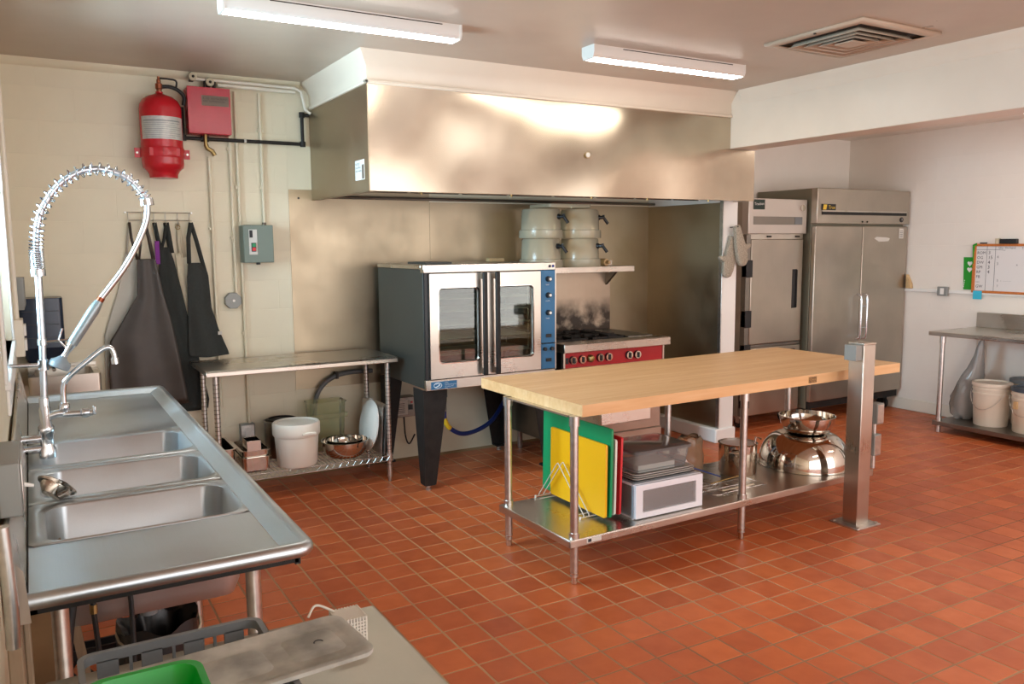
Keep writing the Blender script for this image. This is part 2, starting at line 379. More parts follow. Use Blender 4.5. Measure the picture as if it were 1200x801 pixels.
def arc(c, r, a0, a1, n, plane='xz'):
    out = []
    for i in range(n+1):
        a = a0+(a1-a0)*i/n; u, v = r*math.cos(a), r*math.sin(a)
        out.append({'xz': (c[0]+u, c[1], c[2]+v), 'yz': (c[0], c[1]+u, c[2]+v), 'xy': (c[0]+u, c[1]+v, c[2])}[plane])
    return out
def spline(pts, n=8):
    P = [Vector(p) for p in pts]; P = [2*P[0]-P[1]] + P + [2*P[-1]-P[-2]]; out = []
    for i in range(1, len(P)-2):
        for k in range(n):
            t = k/n; a, b, c, d = P[i-1:i+3]
            out.append(.5*((2*b)+(c-a)*t+(2*a-5*b+4*c-d)*t*t+(3*b-a-3*c+d)*t**3))
    out.append(P[-2]); return out

# ------------------------------------------------------------------ the room shell
XL, XR, YB, YF, ZC = -2.19, 5.36, 2.995, -5.0, 2.80
YR = 2.855            # back wall of the side bay
ZR = 2.70             # ceiling of the side bay
T = .162
fl = struct(B().box(XL-.2, YF, -.08, XR+.2, YB+.1, -.0022).build('floor', 'grout'))
cells = []
for i in range(-14, 34):
    for j in range(-31, 19):
        x, y = i*T, j*T
        if x+T > XR-.002 or x < XL or y+T > YB or y < YF: continue
        q = [project((x+a, y+b, 0)) for a, b in ((0,0),(T,0),(T,T),(0,T))]
        ar = 0
        if all(q) and all(0 < p[0] < 1200 and 0 < p[1] < 801 for p in q):
            ar = abs(sum(q[k][0]*q[(k+1)%4][1]-q[(k+1)%4][0]*q[k][1] for k in range(4)))/2
            if x < -1.45 and y < 2.2: ar *= .1
            cx, cy = sum(p[0] for p in q)/4, sum(p[1] for p in q)/4
            if cx < 440 and cy > 712 + (433-cx)*.2: ar = 0      # behind the near steel table
            if .05 < x < 2.35 and .3 < y < .95: ar *= .2        # under the island shelf
        cells.append((ar, x, y))
cells.sort(key=lambda c: -c[0])
def tile_geo(b, x, y):
    g = .0050; c = .002; x0, y0, x1, y1 = x+g, y+g, x+T-g, y+T-g
    b.add([(x0,y0,-.0036),(x1,y0,-.0036),(x1,y1,-.0036),(x0,y1,-.0036),(x0,y0,-.0010),(x1,y0,-.0010),(x1,y1,-.0010),(x0,y1,-.0010),
           (x0+c,y0+c,0),(x1-c,y0+c,0),(x1-c,y1-c,0),(x0+c,y1-c,0)],
          [(8,9,10,11),(4,5,9,8),(5,6,10,9),(6,7,11,10),(7,4,8,11),(0,1,5,4),(1,2,6,5),(2,3,7,6),(3,0,4,7)])
tb = B(); tile_geo(tb, 0, 0)
t0 = tb.build('tile', 'tile', fl, smooth=0)
first = True
for ar, x, y in cells[:298]:
    o = t0 if first else t0.copy()
    if not first: COL.objects.link(o)
    first = False; o.location = (x, y, random.uniform(-.0006, .0004))
rest = B()
for ar, x, y in cells[298:]: tile_geo(rest, x, y)
o = rest.build('tile_field', 'tile', fl, smooth=0); o['kind'] = 'stuff'

def block_wall(parent, mat, axis, pos, u0, u1, z1, sgn, skip=None):
    """painted masonry blocks laid in running bond, one object each"""
    first = None; c = .0025
    L, H, g, d = .406, .203, .0007, .0010
    def P(u, z, t): return (u, pos + sgn*t, z) if axis == 'y' else (pos + sgn*t, u, z)
    meshes = {}
    row = 0; z = 0.0
    while z < z1-.01:
        zt = min(z+H, z1); u = u0 - (L/2 if row % 2 else 0)
        while u < u1-.01:
            a, b_ = max(u, u0), min(u+L, u1)
            if b_-a > .01 and not (skip and skip(a, b_, z, zt)):
                key = (round(b_-a, 3), round(zt-z, 3))
                if key not in meshes:
                    w_, h_ = b_-a, zt-z
                    q = B().loops([[P(g,g,0) if 0 else P(g, g, 0), P(w_-g, g, 0), P(w_-g, h_-g, 0), P(g, h_-g, 0)],
                                   [P(g, g, d-.0006), P(w_-g, g, d-.0006), P(w_-g, h_-g, d-.0006), P(g, h_-g, d-.0006)],
                                   [P(g+c, g+c, d), P(w_-g-c, g+c, d), P(w_-g-c, h_-g-c, d), P(g+c, h_-g-c, d)]], cap0=False)
                    o = q.build('block', mat, parent, smooth=0); meshes[key] = o
                else:
                    o = meshes[key].copy(); COL.objects.link(o)
                o.location = (a, 0, z) if axis == 'y' else (0, a, z)
            u += L
        z += H; row += 1
wb = struct(B().box(XL-.2, YB, -.08, 2.97, YB+.12, ZC+.1).build('wall_back', 'wall_back'))
block_wall(wb, 'wall_back', 'y', YB, XL, -.47, ZC-.03, -1)
struct(B().box(2.96, YR, -.08, XR+.2, YR+.26, ZC+.1).build('wall_back_bay', 'wall_recess'))
wr = struct(B().box(XR, YF, -.08, XR+.15, YR+.2, ZC+.1).build('wall_right', 'wall_recess'))
block_wall(wr, 'wall_recess', 'x', XR, -.35, YR, ZR, -1)
struct(B().box(XL-.2, YF-.12, -.08, XR+.2, YF, ZC+.1).build('wall_front', 'wall'))
WY0, WY1, WZ0, WZ1 = .42, 1.92, 1.20, 2.52
wl = B().box(XL-.22, YF, -.08, XL, WY0, ZC+.1).box(XL-.22, WY1, -.08, XL, YB, ZC+.1).box(XL-.22, WY0, -.08, XL, WY1, WZ0).box(XL-.22, WY0, WZ1, XL, WY1, ZC+.1)
struct(wl.build('wall_left', 'wall_back'))
win = struct(B().box(XL-.15, WY0, WZ0, XL-.11, WY0+.05, WZ1).box(XL-.15, WY1-.05, WZ0, XL-.11, WY1, WZ1).box(XL-.15, WY0, WZ0, XL-.11, WY1, WZ0+.05)
             .box(XL-.15, WY0, WZ1-.05, XL-.11, WY1, WZ1).box(XL-.15, (WY0+WY1)/2-.025, WZ0, XL-.11, (WY0+WY1)/2+.025, WZ1).build('window_1', 'white'))
B().box(XL-.135, WY0+.05, WZ0+.05, XL-.131, (WY0+WY1)/2-.025, WZ1-.05).build('pane', 'pane', win)
B().box(XL-.135, (WY0+WY1)/2+.025, WZ0+.05, XL-.131, WY1-.05, WZ1-.05).build('pane', 'pane', win)
B().box(XL-.11, WY0-.02, WZ0-.03, XL+.018, WY1+.02, WZ0).build('sill', 'white', win, bevel=.004)
for n_, q in (('casing', (XL, WY1, WZ0, XL+.012, WY1+.09, WZ1+.09)), ('casing', (XL, WY0-.09, WZ0, XL+.012, WY0, WZ1+.09)), ('casing', (XL, WY0, WZ1, XL+.012, WY1, WZ1+.09)),
              ('apron_board', (XL, WY0-.02, WZ0-.12, XL+.012, WY1+.02, WZ0-.03))):
    B().box(*q).build(n_, 'white', win, bevel=.004)
struct(B().box(XL-.2, YF-.1, ZC, 2.66, YB+.1, ZC+.12).build('ceiling', 'ceiling'))
struct(B().box(2.88, YF-.1, ZR, XR+.2, YB, ZR+.12).build('ceiling_bay', 'wall_recess'))
struct(B().box(2.64, YF, 2.38, 2.88, 2.2, ZC+.1).build('wall_soffit', 'soffit', bevel=.004))
struct(B().prism([(2.60, ZC), (2.64, ZC), (2.64, 2.70), (2.632, 2.715), (2.628, 2.745), (2.612, 2.765)], 'y', YF, 1.72).build('trim_1', 'soffit'))
# bulkhead over the hood, flared at the top, with a moulding at its foot
bulk = struct(B().loops([[( -.30, YB, 2.625), (-.30, 1.83, 2.625), (2.9, 1.83, 2.625), (2.9, YB, 2.625)],
                  [(-.30, YB, 2.715), (-.30, 1.83, 2.715), (2.9, 1.83, 2.715), (2.9, YB, 2.715)],
                  [(-.325, YB, 2.75), (-.325, 1.805, 2.75), (2.9, 1.805, 2.75), (2.9, YB, 2.75)],
                  [(-.37, YB, ZC+.02), (-.37, 1.755, ZC+.02), (2.9, 1.755, ZC+.02), (2.9, YB, ZC+.02)]]).build('wall_bulkhead', 'soffit'))
struct(B().box(-.318, 1.812, 2.612, 2.64, 1.835, 2.632).box(-.318, 1.812, 2.612, -.295, YB, 2.632).build('trim_2', 'soffit', bevel=.004))
struct(B().prism([(YB, ZC), (YB-.045, ZC), (YB-.04, ZC-.012), (YB-.014, ZC-.04), (YB, ZC-.045)], 'x', XL, -.37).build('trim_3', 'wall_back'))
# partition at the end of the cooking line, with a curb and a white corner post
PX0, PX1, PY = 2.80, 2.955, 2.05
pt = struct(B().box(PX0+.004, PY+.012, 0, PX1, YB, 2.4).build('wall_partition', 'wall_recess'))
B().box(PX0-.002, PY+.03, .115, PX0+.003, YB-.004, 1.985).build('steel_sheet', 'steel_wall', pt)
B().box(PX0, PY, .115, PX1+.004, PY+.012, 2.0).build('end_cap', 'white', pt, bevel=.003)
B().box(PX0-.006, PY-.003, .115, PX0+.002, PY+.035, 2.0).build('corner_guard', 'galv', pt, bevel=.002)
struct(B().box(PX0-.05, PY-.02, 0, PX1+.02, YB, .12).build('trim_4', 'white', bevel=.012))
struct(B().box(XR-.014, YF, 0, XR, YR, .115).build('baseboard_right', 'trim', bevel=.006))
struct(B().box(3.0, YR-.014, 0, XR, YR, .115).build('baseboard_back', 'trim', bevel=.006))
struct(B().box(XR-.022, -1.0, 1.175, XR, 2.15, 1.205).build('trim_5', 'white', bevel=.004))
# stainless sheets on the back wall of the cooking line
for k, (a, b_) in enumerate(((-.47, .62), (.622, 1.72), (1.722, PX0))):
    B().box(a, YB-.004, (.62, .60, .02)[k], b_, YB, 2.06 if k == 0 else 1.99).build('steel_sheet', 'steel_wall', wb)
B().cyl((-.40, YB-.008, 2.0), (-.40, YB-.003, 2.0), .008, n=10).build('sheet_screw', 'black', wb)

# ------------------------------------------------------------------ ceiling lamps and vent
def lamp(x0, y0, L, label, z=ZC):
    t = thing('ceiling_light', label, 'light', (x0, y0, z), 0, 'fluorescent ceiling lights')
    x1, y1 = x0+L, y0+.115
    B().prism([(y0, z), (y0, z-.052), (y0+.010, z-.068), (y0+.015, z-.070), (y0+.015, z-.062), (y1-.010, z-.062), (y1, z-.052), (y1, z)], 'x', x0, x1).build('housing', 'lamphouse', t)
    B().box(x0+.004, y0+.016, z-.074, x1-.004, y1-.010, z-.0615).build('diffuser', 'lens', t, bevel=.003)
    for xx in (x0-.012, x1): B().prism([(y0-.004, z), (y0-.004, z-.048), (y0+.01, z-.076), (y1-.01, z-.076), (y1+.004, z-.048), (y1+.004, z)], 'x', xx, xx+.012).build('end_cap', 'lamphouse', t)
    B().box(x0+.2, y0-.0008, z-.012, x1-.1, y0+.001, z-.007).build('slot', 'ventdark', t)
    return t
lamp(-1.25, 1.06, 1.18, 'long fluorescent ceiling light in front of the left end of the hood')
lamp(.80, 1.06, 1.18, 'long fluorescent ceiling light in front of the right end of the hood')
lamp(3.5, .6, 1.18, 'fluorescent ceiling light of the side bay above the small table', ZR)
lamp(3.5, -2.1, 1.18, 'fluorescent ceiling light at the near end of the side bay', ZR)
lamp(.4, -2.9, 1.18, 'added fluorescent fill light, out of view at the near end of the main room')  # unseen fixture added to brighten the near part of the room

t = thing('ceiling_vent', 'square beige louvred air diffuser on the ceiling beside the soffit', 'vent', (1.99, .26, ZC))
vx, vy = 1.99, .265
def ring(b, s0, s1, z0, z1):
    b.loops([[(vx-s0, vy-s0, z0), (vx+s0, vy-s0, z0), (vx+s0, vy+s0, z0), (vx-s0, vy+s0, z0)], [(vx-s1, vy-s1, z1), (vx+s1, vy-s1, z1), (vx+s1, vy+s1, z1), (vx-s1, vy+s1, z1)]], False, False)
B().box(vx-.275, vy-.275, ZC-.003, vx+.275, vy+.275, ZC).build('throat', 'ventdark', t)
b = B(); ring(b, .33, .33, ZC, ZC-.012); ring(b, .33, .275, ZC-.012, ZC-.016); b.build('frame', 'vent', t, solid=.003)
for s0 in (.225, .165, .110):
    b = B(); ring(b, s0, s0-.018, ZC-.030, ZC-.006); ring(b, s0, s0+.010, ZC-.030, ZC-.034); b.build('louvre', 'vent', t, solid=.003)
B().box(vx-.06, vy-.06, ZC-.034, vx+.06, vy+.06, ZC-.028).build('centre_plate', 'vent', t)
B().cyl((vx-.32, vy-.02, ZC-.02), (vx-.32, vy-.02, ZC-.012), .008, n=10).build('screw', 'ventdark', t)

# ------------------------------------------------------------------ exhaust hood
HX0, HX1, HY, HZ0, HZ1 = -.302, 2.91, 1.83, 1.988, 2.612
t = thing('exhaust_hood', 'long stainless steel exhaust hood above the oven and range', 'hood', (1.3, 2.4, HZ0))
b = B(); b.prism([(HY, HZ0), (HY, HZ1), (HY+.006, HZ1), (HY+.006, HZ0+.006), (HY+.05, HZ0+.006), (HY+.05, HZ0)], 'x', HX0+.006, 2.64)
b.prism([(HY, HZ0), (HY, 2.375), (HY+.006, 2.375), (HY+.006, HZ0+.006), (HY+.05, HZ0+.006), (HY+.05, HZ0)], 'x', 2.64, HX1-.004)
b.build('front_panel', 'steel_hood', t)
B().box(HX0, HY, HZ0, HX0+.006, YB-.003, HZ1).box(HX0, HY, HZ0-.004, HX0+.04, YB-.003, HZ0+.002).build('end_panel', M['steel_wall'], t)
B().box(HX1-.006, HY, HZ0, HX1, YB-.003, 2.37).build('end_panel', 'steel_z', t)
B().box(HX0+.006, HY+.35, HZ0+.30, HX1-.006, YB-.003, HZ0+.31).build('plenum', 'steel_dark', t)
b = B()
for k in range(8):
    x = -.2 + k*.39
    b.obox((x+.185, 2.5, HZ0+.16), (.18, 0, 0), (0, .16, .12), (0, -.012, .016))
b.build('grease_filter', 'steel_dark', t)
B().tube([(HX0+.03, YB-.08, HZ0+.02), (HX1-.05, YB-.08, HZ0+.02)], .012, 8).build('grease_channel', 'steel_dark', t)
B().cyl((1.29, HY-.012, 2.27), (1.29, HY, 2.27), .022, n=20).build('gauge', 'brass', t)
B().cyl((1.29, HY-.014, 2.27), (1.29, HY-.012, 2.27), .017, n=20).build('gauge_face', 'label', t)
B().box(HX0-.002, 1.90, 2.06, HX0, 2.06, 2.18).build('notice_sticker', 'label', t)
B().box(HX0-.003, 1.905, 2.065, HX0-.001, 1.94, 2.15).build('sticker_strip', 'plate', t)
lettering('lettering', 'NOTICE\nhood filters\nclean weekly', 'ink', t, (HX0-.0015, 2.052, 2.15), (0, -1, 0), (0, 0, 1), .02)
for x in (.05, .7, 1.35, 1.85, 2.45): B().cyl((x, HY+.03, HZ0-.014), (x, HY+.03, HZ0), .007, n=8).build('bolt', 'brass', t)

# ------------------------------------------------------------------ fire suppression on the back wall
t = thing('suppression_cylinder', 'red fire suppression cylinder strapped to the back wall', 'fire extinguisher', (-1.305, 2.86, 2.10))
cx, cy = -1.305, 2.86; r = .127
B().lathe([(0, 2.10), (.085, 2.10), (.088, 2.125), (.10, 2.145), (.122, 2.165), (r, 2.19), (r, 2.53), (.123, 2.556), (.108, 2.585), (.08, 2.608), (.04, 2.622), (.022, 2.632), (.022, 2.64), (0, 2.64)], (cx, cy, 0), 36).build('tank', 'red', t)
b = B(); b.lathe([(r+.003, 2.225), (r+.006, 2.23), (r+.006, 2.285), (r+.003, 2.29)], (cx, cy, 0), 36); b.box(cx-.165, cy+.0, 2.225, cx-r+.005, cy+.012, 2.285).box(cx+r-.005, cy, 2.225, cx+.165, cy+.012, 2.285)
for a in (-2.2, -1.57, -.95): b.box(cx+(r+.006)*math.cos(a)-.012, cy+(r+.006)*math.sin(a)-.006, 2.232, cx+(r+.006)*math.cos(a)+.012, cy+(r+.006)*math.sin(a)+.008, 2.28)
b.build('strap_bracket', 'red', t)
for xx in (cx-.15, cx+.15): B().cyl((xx, cy-.006, 2.255), (xx, cy+.002, 2.255), .007, n=8).build('bolt', 'galv', t)
B().box(cx-.05, cy+.10, 2.2, cx+.05, YB-.004, 2.31).build('wall_bracket', 'red', t)
b = B(); ra = r+.0022
b.strip([[(cx+ra*math.cos(a), cy+ra*math.sin(a), z) for z in (2.335, 2.475)] for a in [(-2.75+i*.1) for i in range(24)]])
b.build('instruction_label', 'silverlabel', t)
for k in range(9):
    z = 2.345+k*.0125; b = B()
    b.strip([[(cx+(ra+.0006)*math.cos(a), cy+(ra+.0006)*math.sin(a), zz) for zz in (z, z+(.0022 if k < 8 else .006))] for a in [(-2.6+i*.1) for i in range(20 if k % 3 else 17)]])
    b.build('print_line', 'greyplastic', t)
B().lathe([(0, 2.64), (.016, 2.64), (.016, 2.655), (.022, 2.66), (.022, 2.69), (.013, 2.695), (.013, 2.715), (.008, 2.72), (.008, 2.735), (0, 2.735)], (cx, cy, 0), 12).build('valve', 'copper', t)
b = B().tube(spline([(cx+.015, cy-.0, 2.675), (cx+.07, cy, 2.676), (cx+.12, cy, 2.655), (cx+.15, cy+.01, 2.62), (cx+.145, cy+.02, 2.57)]), .012, 10)
b.build('hose', 'rubber', t)
B().tube(spline([(cx, cy, 2.725), (cx+.06, cy, 2.725), (cx+.105, cy, 2.715), (cx+.1, cy, 2.66)], 5), .006, 8).build('vent_line', 'rubber', t)
# black pipe from the cylinder to the hood
pp = [(-1.16, 2.955, 2.57), (-1.16, 2.955, 2.374), (-.365, 2.955, 2.374), (-.365, 2.955, 2.575), (-.312, 2.955, 2.575)]
t = thing('suppression_pipe', 'black iron pipe running under the red box to the hood', 'pipe', (-.75, 2.955, 2.374))
b = B()
for a, c in zip(pp, pp[1:]): b.cyl(a, c, .0125, n=12)
b.build('pipe', 'blackmetal', t)
for p in pp[1:4]: B().lathe([(0, -.018), (.02, -.018), (.02, .018), (0, .018)], p, 12).build('elbow', 'blackmetal', t)
B().cyl((-.77, 2.955, 2.374), (-.755, 2.955, 2.374), .014, n=12).build('tape_band', 'label', t)
B().cyl((-1.05, 2.955, 2.374), (-1.0, 2.955, 2.374), .019, n=12).build('coupling', 'blackmetal', t)
t = thing('release_box', 'red metal control box with a grey nameplate beside the red cylinder', 'box', (-1.0, 2.9, 2.40))
B().box(-1.137, 2.855, 2.395, -.873, YB-.004, 2.69).build('body', 'redbox', t, bevel=.004)
B().box(-1.140, 2.848, 2.395, -.870, 2.856, 2.693).build('door', 'redbox', t, bevel=.003)
B().box(-1.052, 2.845, 2.575, -.882, 2.848, 2.64).build('nameplate', 'plate', t)
lettering('lettering', 'R-102  RESTAURANT\nFIRE SUPPRESSION', 'ink', t, (-1.045, 2.8448, 2.615), (1, 0, 0), (0, 0, 1), .017)
B().cyl((-1.025, 2.93, 2.395), (-1.025, 2.93, 2.33), .012, n=10).build('pipe_nipple', 'brass', t)
B().tube([(-1.025, 2.93, 2.335), (-1.015, 2.93, 2.31), (-.985, 2.93, 2.295), (-.97, 2.93, 2.265)], .015, 10).build('pull_valve', 'brass', t)
for xx in (-1.01, -.955): B().cyl((xx, 2.93, 2.69), (xx, 2.93, 2.745), .012, n=10).build('pipe_nipple', 'blackmetal', t)
for q in ((-.985, 2.90, 2.735), (-1.09, 2.90, 2.762)):
    pl = thing('cable_pulley', 'brass corner pulley of the release cable ' + ('directly above the red box' if q[0] > -1 else 'at the wall top left of the red box'), 'pulley', q)
    B().cyl((q[0], q[1]-.012, q[2]), (q[0], q[1]+.012, q[2]), .026, n=20).build('wheel_cover', 'cream', pl)
    B().cyl((q[0], q[1]-.016, q[2]), (q[0], q[1]-.012, q[2]), .009, n=10).build('hub', 'blackmetal', pl)
    B().box(q[0]-.012, q[1]+.012, q[2]-.02, q[0]+.012, YB-.005, q[2]+.03).build('bracket', 'blackmetal', pl)
tag(B().tube([(-1.07, 2.93, 2.755), (-.42, 2.93, 2.752), (-.37, 2.93, 2.73), (-.345, 2.93, 2.61), (-.31, 2.93, 2.585)], .011, 10).build('cable_conduit', 'trim', loc=(-.7, 2.93, 2.755)), 'pale conduit running along the top of the back wall into the hood', 'conduit')
tag(B().tube([(-.93, 2.945, 2.73), (-.41, 2.945, 2.727)], .013, 10).build('cable_conduit', 'trim', loc=(-.7, 2.945, 2.73)), 'short pale conduit just below the ceiling right of the red box', 'conduit')
def conduit(x, z0, z1, label, r=.011):
    b = B().cyl((x, YB-.022, z0), (x, YB-.022, z1), r, n=10)
    t = thing('wall_conduit', label, 'conduit', (x, YB-.022, z0))
    b.build('pipe', 'wall_back', t)
    for z in ([z0+(z1-z0)*k for k in (.28, .72)]): B().box(x-.022, YB-.026, z-.01, x+.022, YB-.004, z+.01).build('clamp', 'wall_back', t)
conduit(-1.0, .55, 2.26, 'painted conduit below the brass valve of the red box')
conduit(-.862, 1.34, 2.70, 'painted conduit coming down behind the red box to the round wall box')
conduit(-.815, .42, 2.70, 'painted conduit running from the ceiling down to the low outlet')
conduit(-.652, 1.815, 2.70, 'painted conduit dropping to the grey green starter box')
t = thing('junction_box', 'eight-sided grey cover of a wall junction box', 'electrical box', (-.89, 2.95, 1.29))
B().prism([(-.89+.058*math.cos(PI/8+k*PI/4), 1.29+.058*math.sin(PI/8+k*PI/4)) for k in range(8)], 'y', 2.945, YB-.004).build('box', 'greybox', t, bevel=.003)
B().cyl((-.888, 2.94, 1.29), (-.888, 2.946, 1.29), .009, n=10).build('cover_screw', 'white', t)
t = thing('starter_box', 'grey green motor starter box with green and red buttons', 'electrical box', (-.72, 2.9, 1.55))
B().box(-.825, 2.85, 1.55, -.625, YB-.004, 1.805).build('case', 'greygreen', t, bevel=.004)
B().box(-.79, 2.847, 1.605, -.735, 2.851, 1.775).build('switch_plate', 'label', t)
B().box(-.776, 2.838, 1.625, -.746, 2.848, 1.685).build('button_block', 'black', t, bevel=.002)
B().box(-.772, 2.834, 1.658, -.750, 2.839, 1.680).build('start_button', M['green'], t)
B().box(-.772, 2.834, 1.631, -.750, 2.839, 1.653).build('stop_button', M['redboard'], t)
B().box(-.786, 2.846, 1.72, -.765, 2.848, 1.77).build('printed_mark', 'ink', t)
B().cyl((-.715, 2.93, 1.55), (-.715, 2.93, 1.535), .014, n=10).build('bushing', 'black', t)
B().cyl((-.655, 2.965, 1.805), (-.655, 2.965, 1.825), .014, n=10).build('bushing', 'plate', t)
t = thing('wall_outlet', 'grey outlet box low on the back wall under the steel table', 'outlet', (-.835, 2.96, .30))
B().box(-.885, 2.94, .29, -.785, YB-.004, .42).build('box', 'greybox', t, bevel=.005)
B().box(-.852, 2.936, .315, -.818, 2.941, .395).build('receptacle', 'white', t)
B().box(-.88, 2.937, .30, -.79, 2.9405, .41).build('cover_plate', 'galv', t, bevel=.003)

# ------------------------------------------------------------------ apron rack and aprons
t = thing('hook_rack', 'thin wire rack with six hooks on the back wall', 'hook rack', (-1.33, YB-.02, 1.82))
B().tube([(-1.535, YB-.02, 1.885), (-1.13, YB-.02, 1.885)], .003, 6).tube([(-1.52, YB-.02, 1.835), (-1.13, YB-.02, 1.835)], .003, 6).build('wire', 'galv', t)
HK = [-1.52, -1.44, -1.365, -1.295, -1.22, -1.145]
for x in HK: B().tube([(x, YB-.02, 1.888), (x, YB-.022, 1.815), (x, YB-.035, 1.802), (x, YB-.048, 1.812), (x, YB-.05, 1.822)], .003, 6).build('hook', 'galv', t)
for x in (-1.535, -1.13): B().cyl((x, YB-.024, 1.885), (x, YB-.004, 1.885), .006, n=8).build('screw', 'galv', t)
def cloth(rows, y, amp, waves, phase, nx=22):
    """hanging cloth given by rows (z, x_left, x_right); folds deepen downwards"""
    b = B(); zs = []
    for (z0, a0, c0), (z1, a1, c1) in zip(rows, rows[1:]):
        n = max(2, int(abs(z1-z0)/.035))
        for k in range(n):
            f = k/n; zs.append((z0+(z1-z0)*f, a0+(a1-a0)*f, c0+(c1-c0)*f))
    zs.append(rows[-1]); n = len(zs)
    for i, (z, a, c) in enumerate(zs):
        dep = amp*(.35+.65*i/n)
        for k in range(nx+1):
            u = k/nx
            b.v.append(Vector((a+(c-a)*u, y+dep*math.sin(waves*2*PI*u+phase+.6*math.sin(i*.2)), z-.012*math.sin(PI*u)*(i/n))))
    for i in range(n-1):
        for k in range(nx): p = i*(nx+1)+k; b.f.append((p, p+1, p+nx+2, p+nx+1))
    return b
def strap(pts, wd, y):
    b = B(); n = len(pts)
    for i, (x, z) in enumerate(pts):
        x0, z0 = pts[max(i-1, 0)]; x1, z1 = pts[min(i+1, n-1)]
        d = Vector((x1-x0, z1-z0)); d.normalize(); nx_, nz_ = -d.y*wd/2, d.x*wd/2
        b.v += [Vector((x+nx_, y-.004, z+nz_)), Vector((x-nx_, y+.004, z-nz_))]
    b.f = [(2*i, 2*i+1, 2*i+3, 2*i+2) for i in range(n-1)]
    return b
def apron(label, mat, rows, y, amp, waves, phase, straps, sol=.003):
    t = thing('apron', label, 'apron', (sum(rows[-1][1:])/2, y, rows[-1][0]), 0, 'aprons on the wire rack')
    cloth(rows, y, amp, waves, phase).build('body', mat, t, solid=sol)
    for p, wd in straps: strap(p, wd, y).build('strap', mat, t, solid=.003)
    return t
apron('pale grey apron hanging behind the brown one at the left end of the rack', 'palegrey',
      [(1.62, -1.55, -1.47), (1.40, -1.60, -1.45), (1.1, -1.70, -1.45), (.62, -1.72, -1.45)], 2.975, .004, 1.5, .4, [([(-1.52, 1.815), (-1.54, 1.62)], .012)])
apron('large dark brown vinyl apron at the left of the wire rack', 'dkbrown',
      [(1.585, -1.485, -1.385), (1.57, -1.487, -1.375), (1.35, -1.50, -1.34), (1.18, -1.60, -1.30), (1.06, -1.675, -1.28), (.85, -1.695, -1.25), (.62, -1.69, -1.22)], 2.912, .009, 1.6, 1.0,
      [([(-1.52, 1.82), (-1.513, 1.72), (-1.485, 1.58)], .016), ([(-1.44, 1.82), (-1.455, 1.72), (-1.475, 1.58)], .012), ([(-1.43, 1.82), (-1.41, 1.72), (-1.39, 1.58)], .022)])
ap = apron('dark charcoal apron on the middle hooks with a purple edge at its left', 'charcoal',
      [(1.66, -1.345, -1.285), (1.58, -1.35, -1.26), (1.4, -1.36, -1.225), (1.2, -1.34, -1.19), (1.0, -1.33, -1.15), (.62, -1.30, -1.08), (.56, -1.28, -1.09)], 2.957, .006, 1.8, 2.2,
      [([(-1.365, 1.82), (-1.352, 1.72), (-1.335, 1.64)], .026), ([(-1.295, 1.82), (-1.285, 1.74), (-1.272, 1.62)], .035), ([(-1.295, 1.82), (-1.31, 1.72), (-1.33, 1.65)], .018)])
B().box(-1.372, 2.945, 1.55, -1.345, 2.949, 1.70).build('purple_edge', 'purple', ap)
ap = apron('cream apron folded narrow, with a metal ring on its strap', 'cream', [(1.62, -1.245, -1.20), (1.45, -1.235, -1.195), (1.3, -1.22, -1.18), (1.05, -1.2, -1.17)], 2.975, .004, 1, .2,
      [([(-1.22, 1.815), (-1.205, 1.7), (-1.19, 1.59)], .03), ([(-1.22, 1.815), (-1.222, 1.7), (-1.215, 1.59)], .02)])
B().tube(arc((-1.226, 2.945, 1.79), .014, 0, 2*PI*.95, 12), .003, 6).build('ring', 'brass', ap)
ap = apron('dark grey apron on the right hook of the wire rack', 'charcoal2',
      [(1.555, -1.175, -1.10), (1.49, -1.18, -1.055), (1.46, -1.185, -1.05), (1.25, -1.19, -1.04), (1.1, -1.195, -1.0), (.95, -1.20, -.945), (.925, -1.19, -.94)], 2.932, .009, 1.6, .7,
      [([(-1.145, 1.82), (-1.165, 1.72), (-1.168, 1.55)], .026), ([(-1.145, 1.82), (-1.115, 1.70), (-1.065, 1.47)], .026)])
B().box(-1.01, 2.905, 1.065, -.985, 2.912, 1.088).build('care_label', 'label', ap)

# ------------------------------------------------------------------ paper towel dispenser, hand sink
t = thing('towel_dispenser', 'dark blue smoked paper towel dispenser at the corner of the back wall', 'dispenser', (-2.06, 2.9, .97))
B().loops([rrect(-2.165, 2.78, -1.93, YB-.005, .03, z) if k not in (0,) else rrect(-2.14, 2.86, -1.95, YB-.005, .03, z) for k, z in enumerate((.965, 1.06, 1.33, 1.36))]).build('cover', 'navy', t, bevel=.008)
for z in (1.12, 1.2, 1.28): B().box(-2.15, 2.777, z, -1.95, 2.782, z+.003).build('rib', 'black', t)
B().box(-2.13, 2.85, .95, -1.98, YB-.005, .965).build('paper_exit', 'black', t)
t = thing('hand_sink', 'small stainless hand sink in the corner below the towel dispenser', 'sink', (-1.95, 2.75, .8))
b = B(); b.loops([rrect(-2.14, 2.55, -1.76, YB-.005, .02, .80), rrect(-2.14, 2.55, -1.76, YB-.005, .02, .915)], True, False)
b.loops([rrect(-2.14, 2.55, -1.76, YB-.005, .02, .915), rrect(-2.105, 2.585, -1.795, YB-.06, .04, .912), rrect(-2.10, 2.59, -1.80, YB-.065, .04, .83)], False, True)
b.build('basin', 'steel', t)
B().box(-2.14, YB-.02, .915, -1.76, YB-.005, .935).build('splash', 'steel', t)
B().tube([(-2.0, YB-.04, .9), (-2.0, YB-.04, .925), (-2.0, 2.86, .932), (-2.0, 2.82, .916)], .011, 10).build('spout', 'chrome', t)
for xx in (-2.06, -1.94): B().tube([(xx, YB-.04, .9), (xx, YB-.04, .925), (xx+.03, 2.93, .93)], .01, 8).build('tap_handle', 'chrome', t)
B().box(-2.0, 2.9, .4, -1.9, YB-.005, .80).build('drain_housing', 'steel_dark', t)
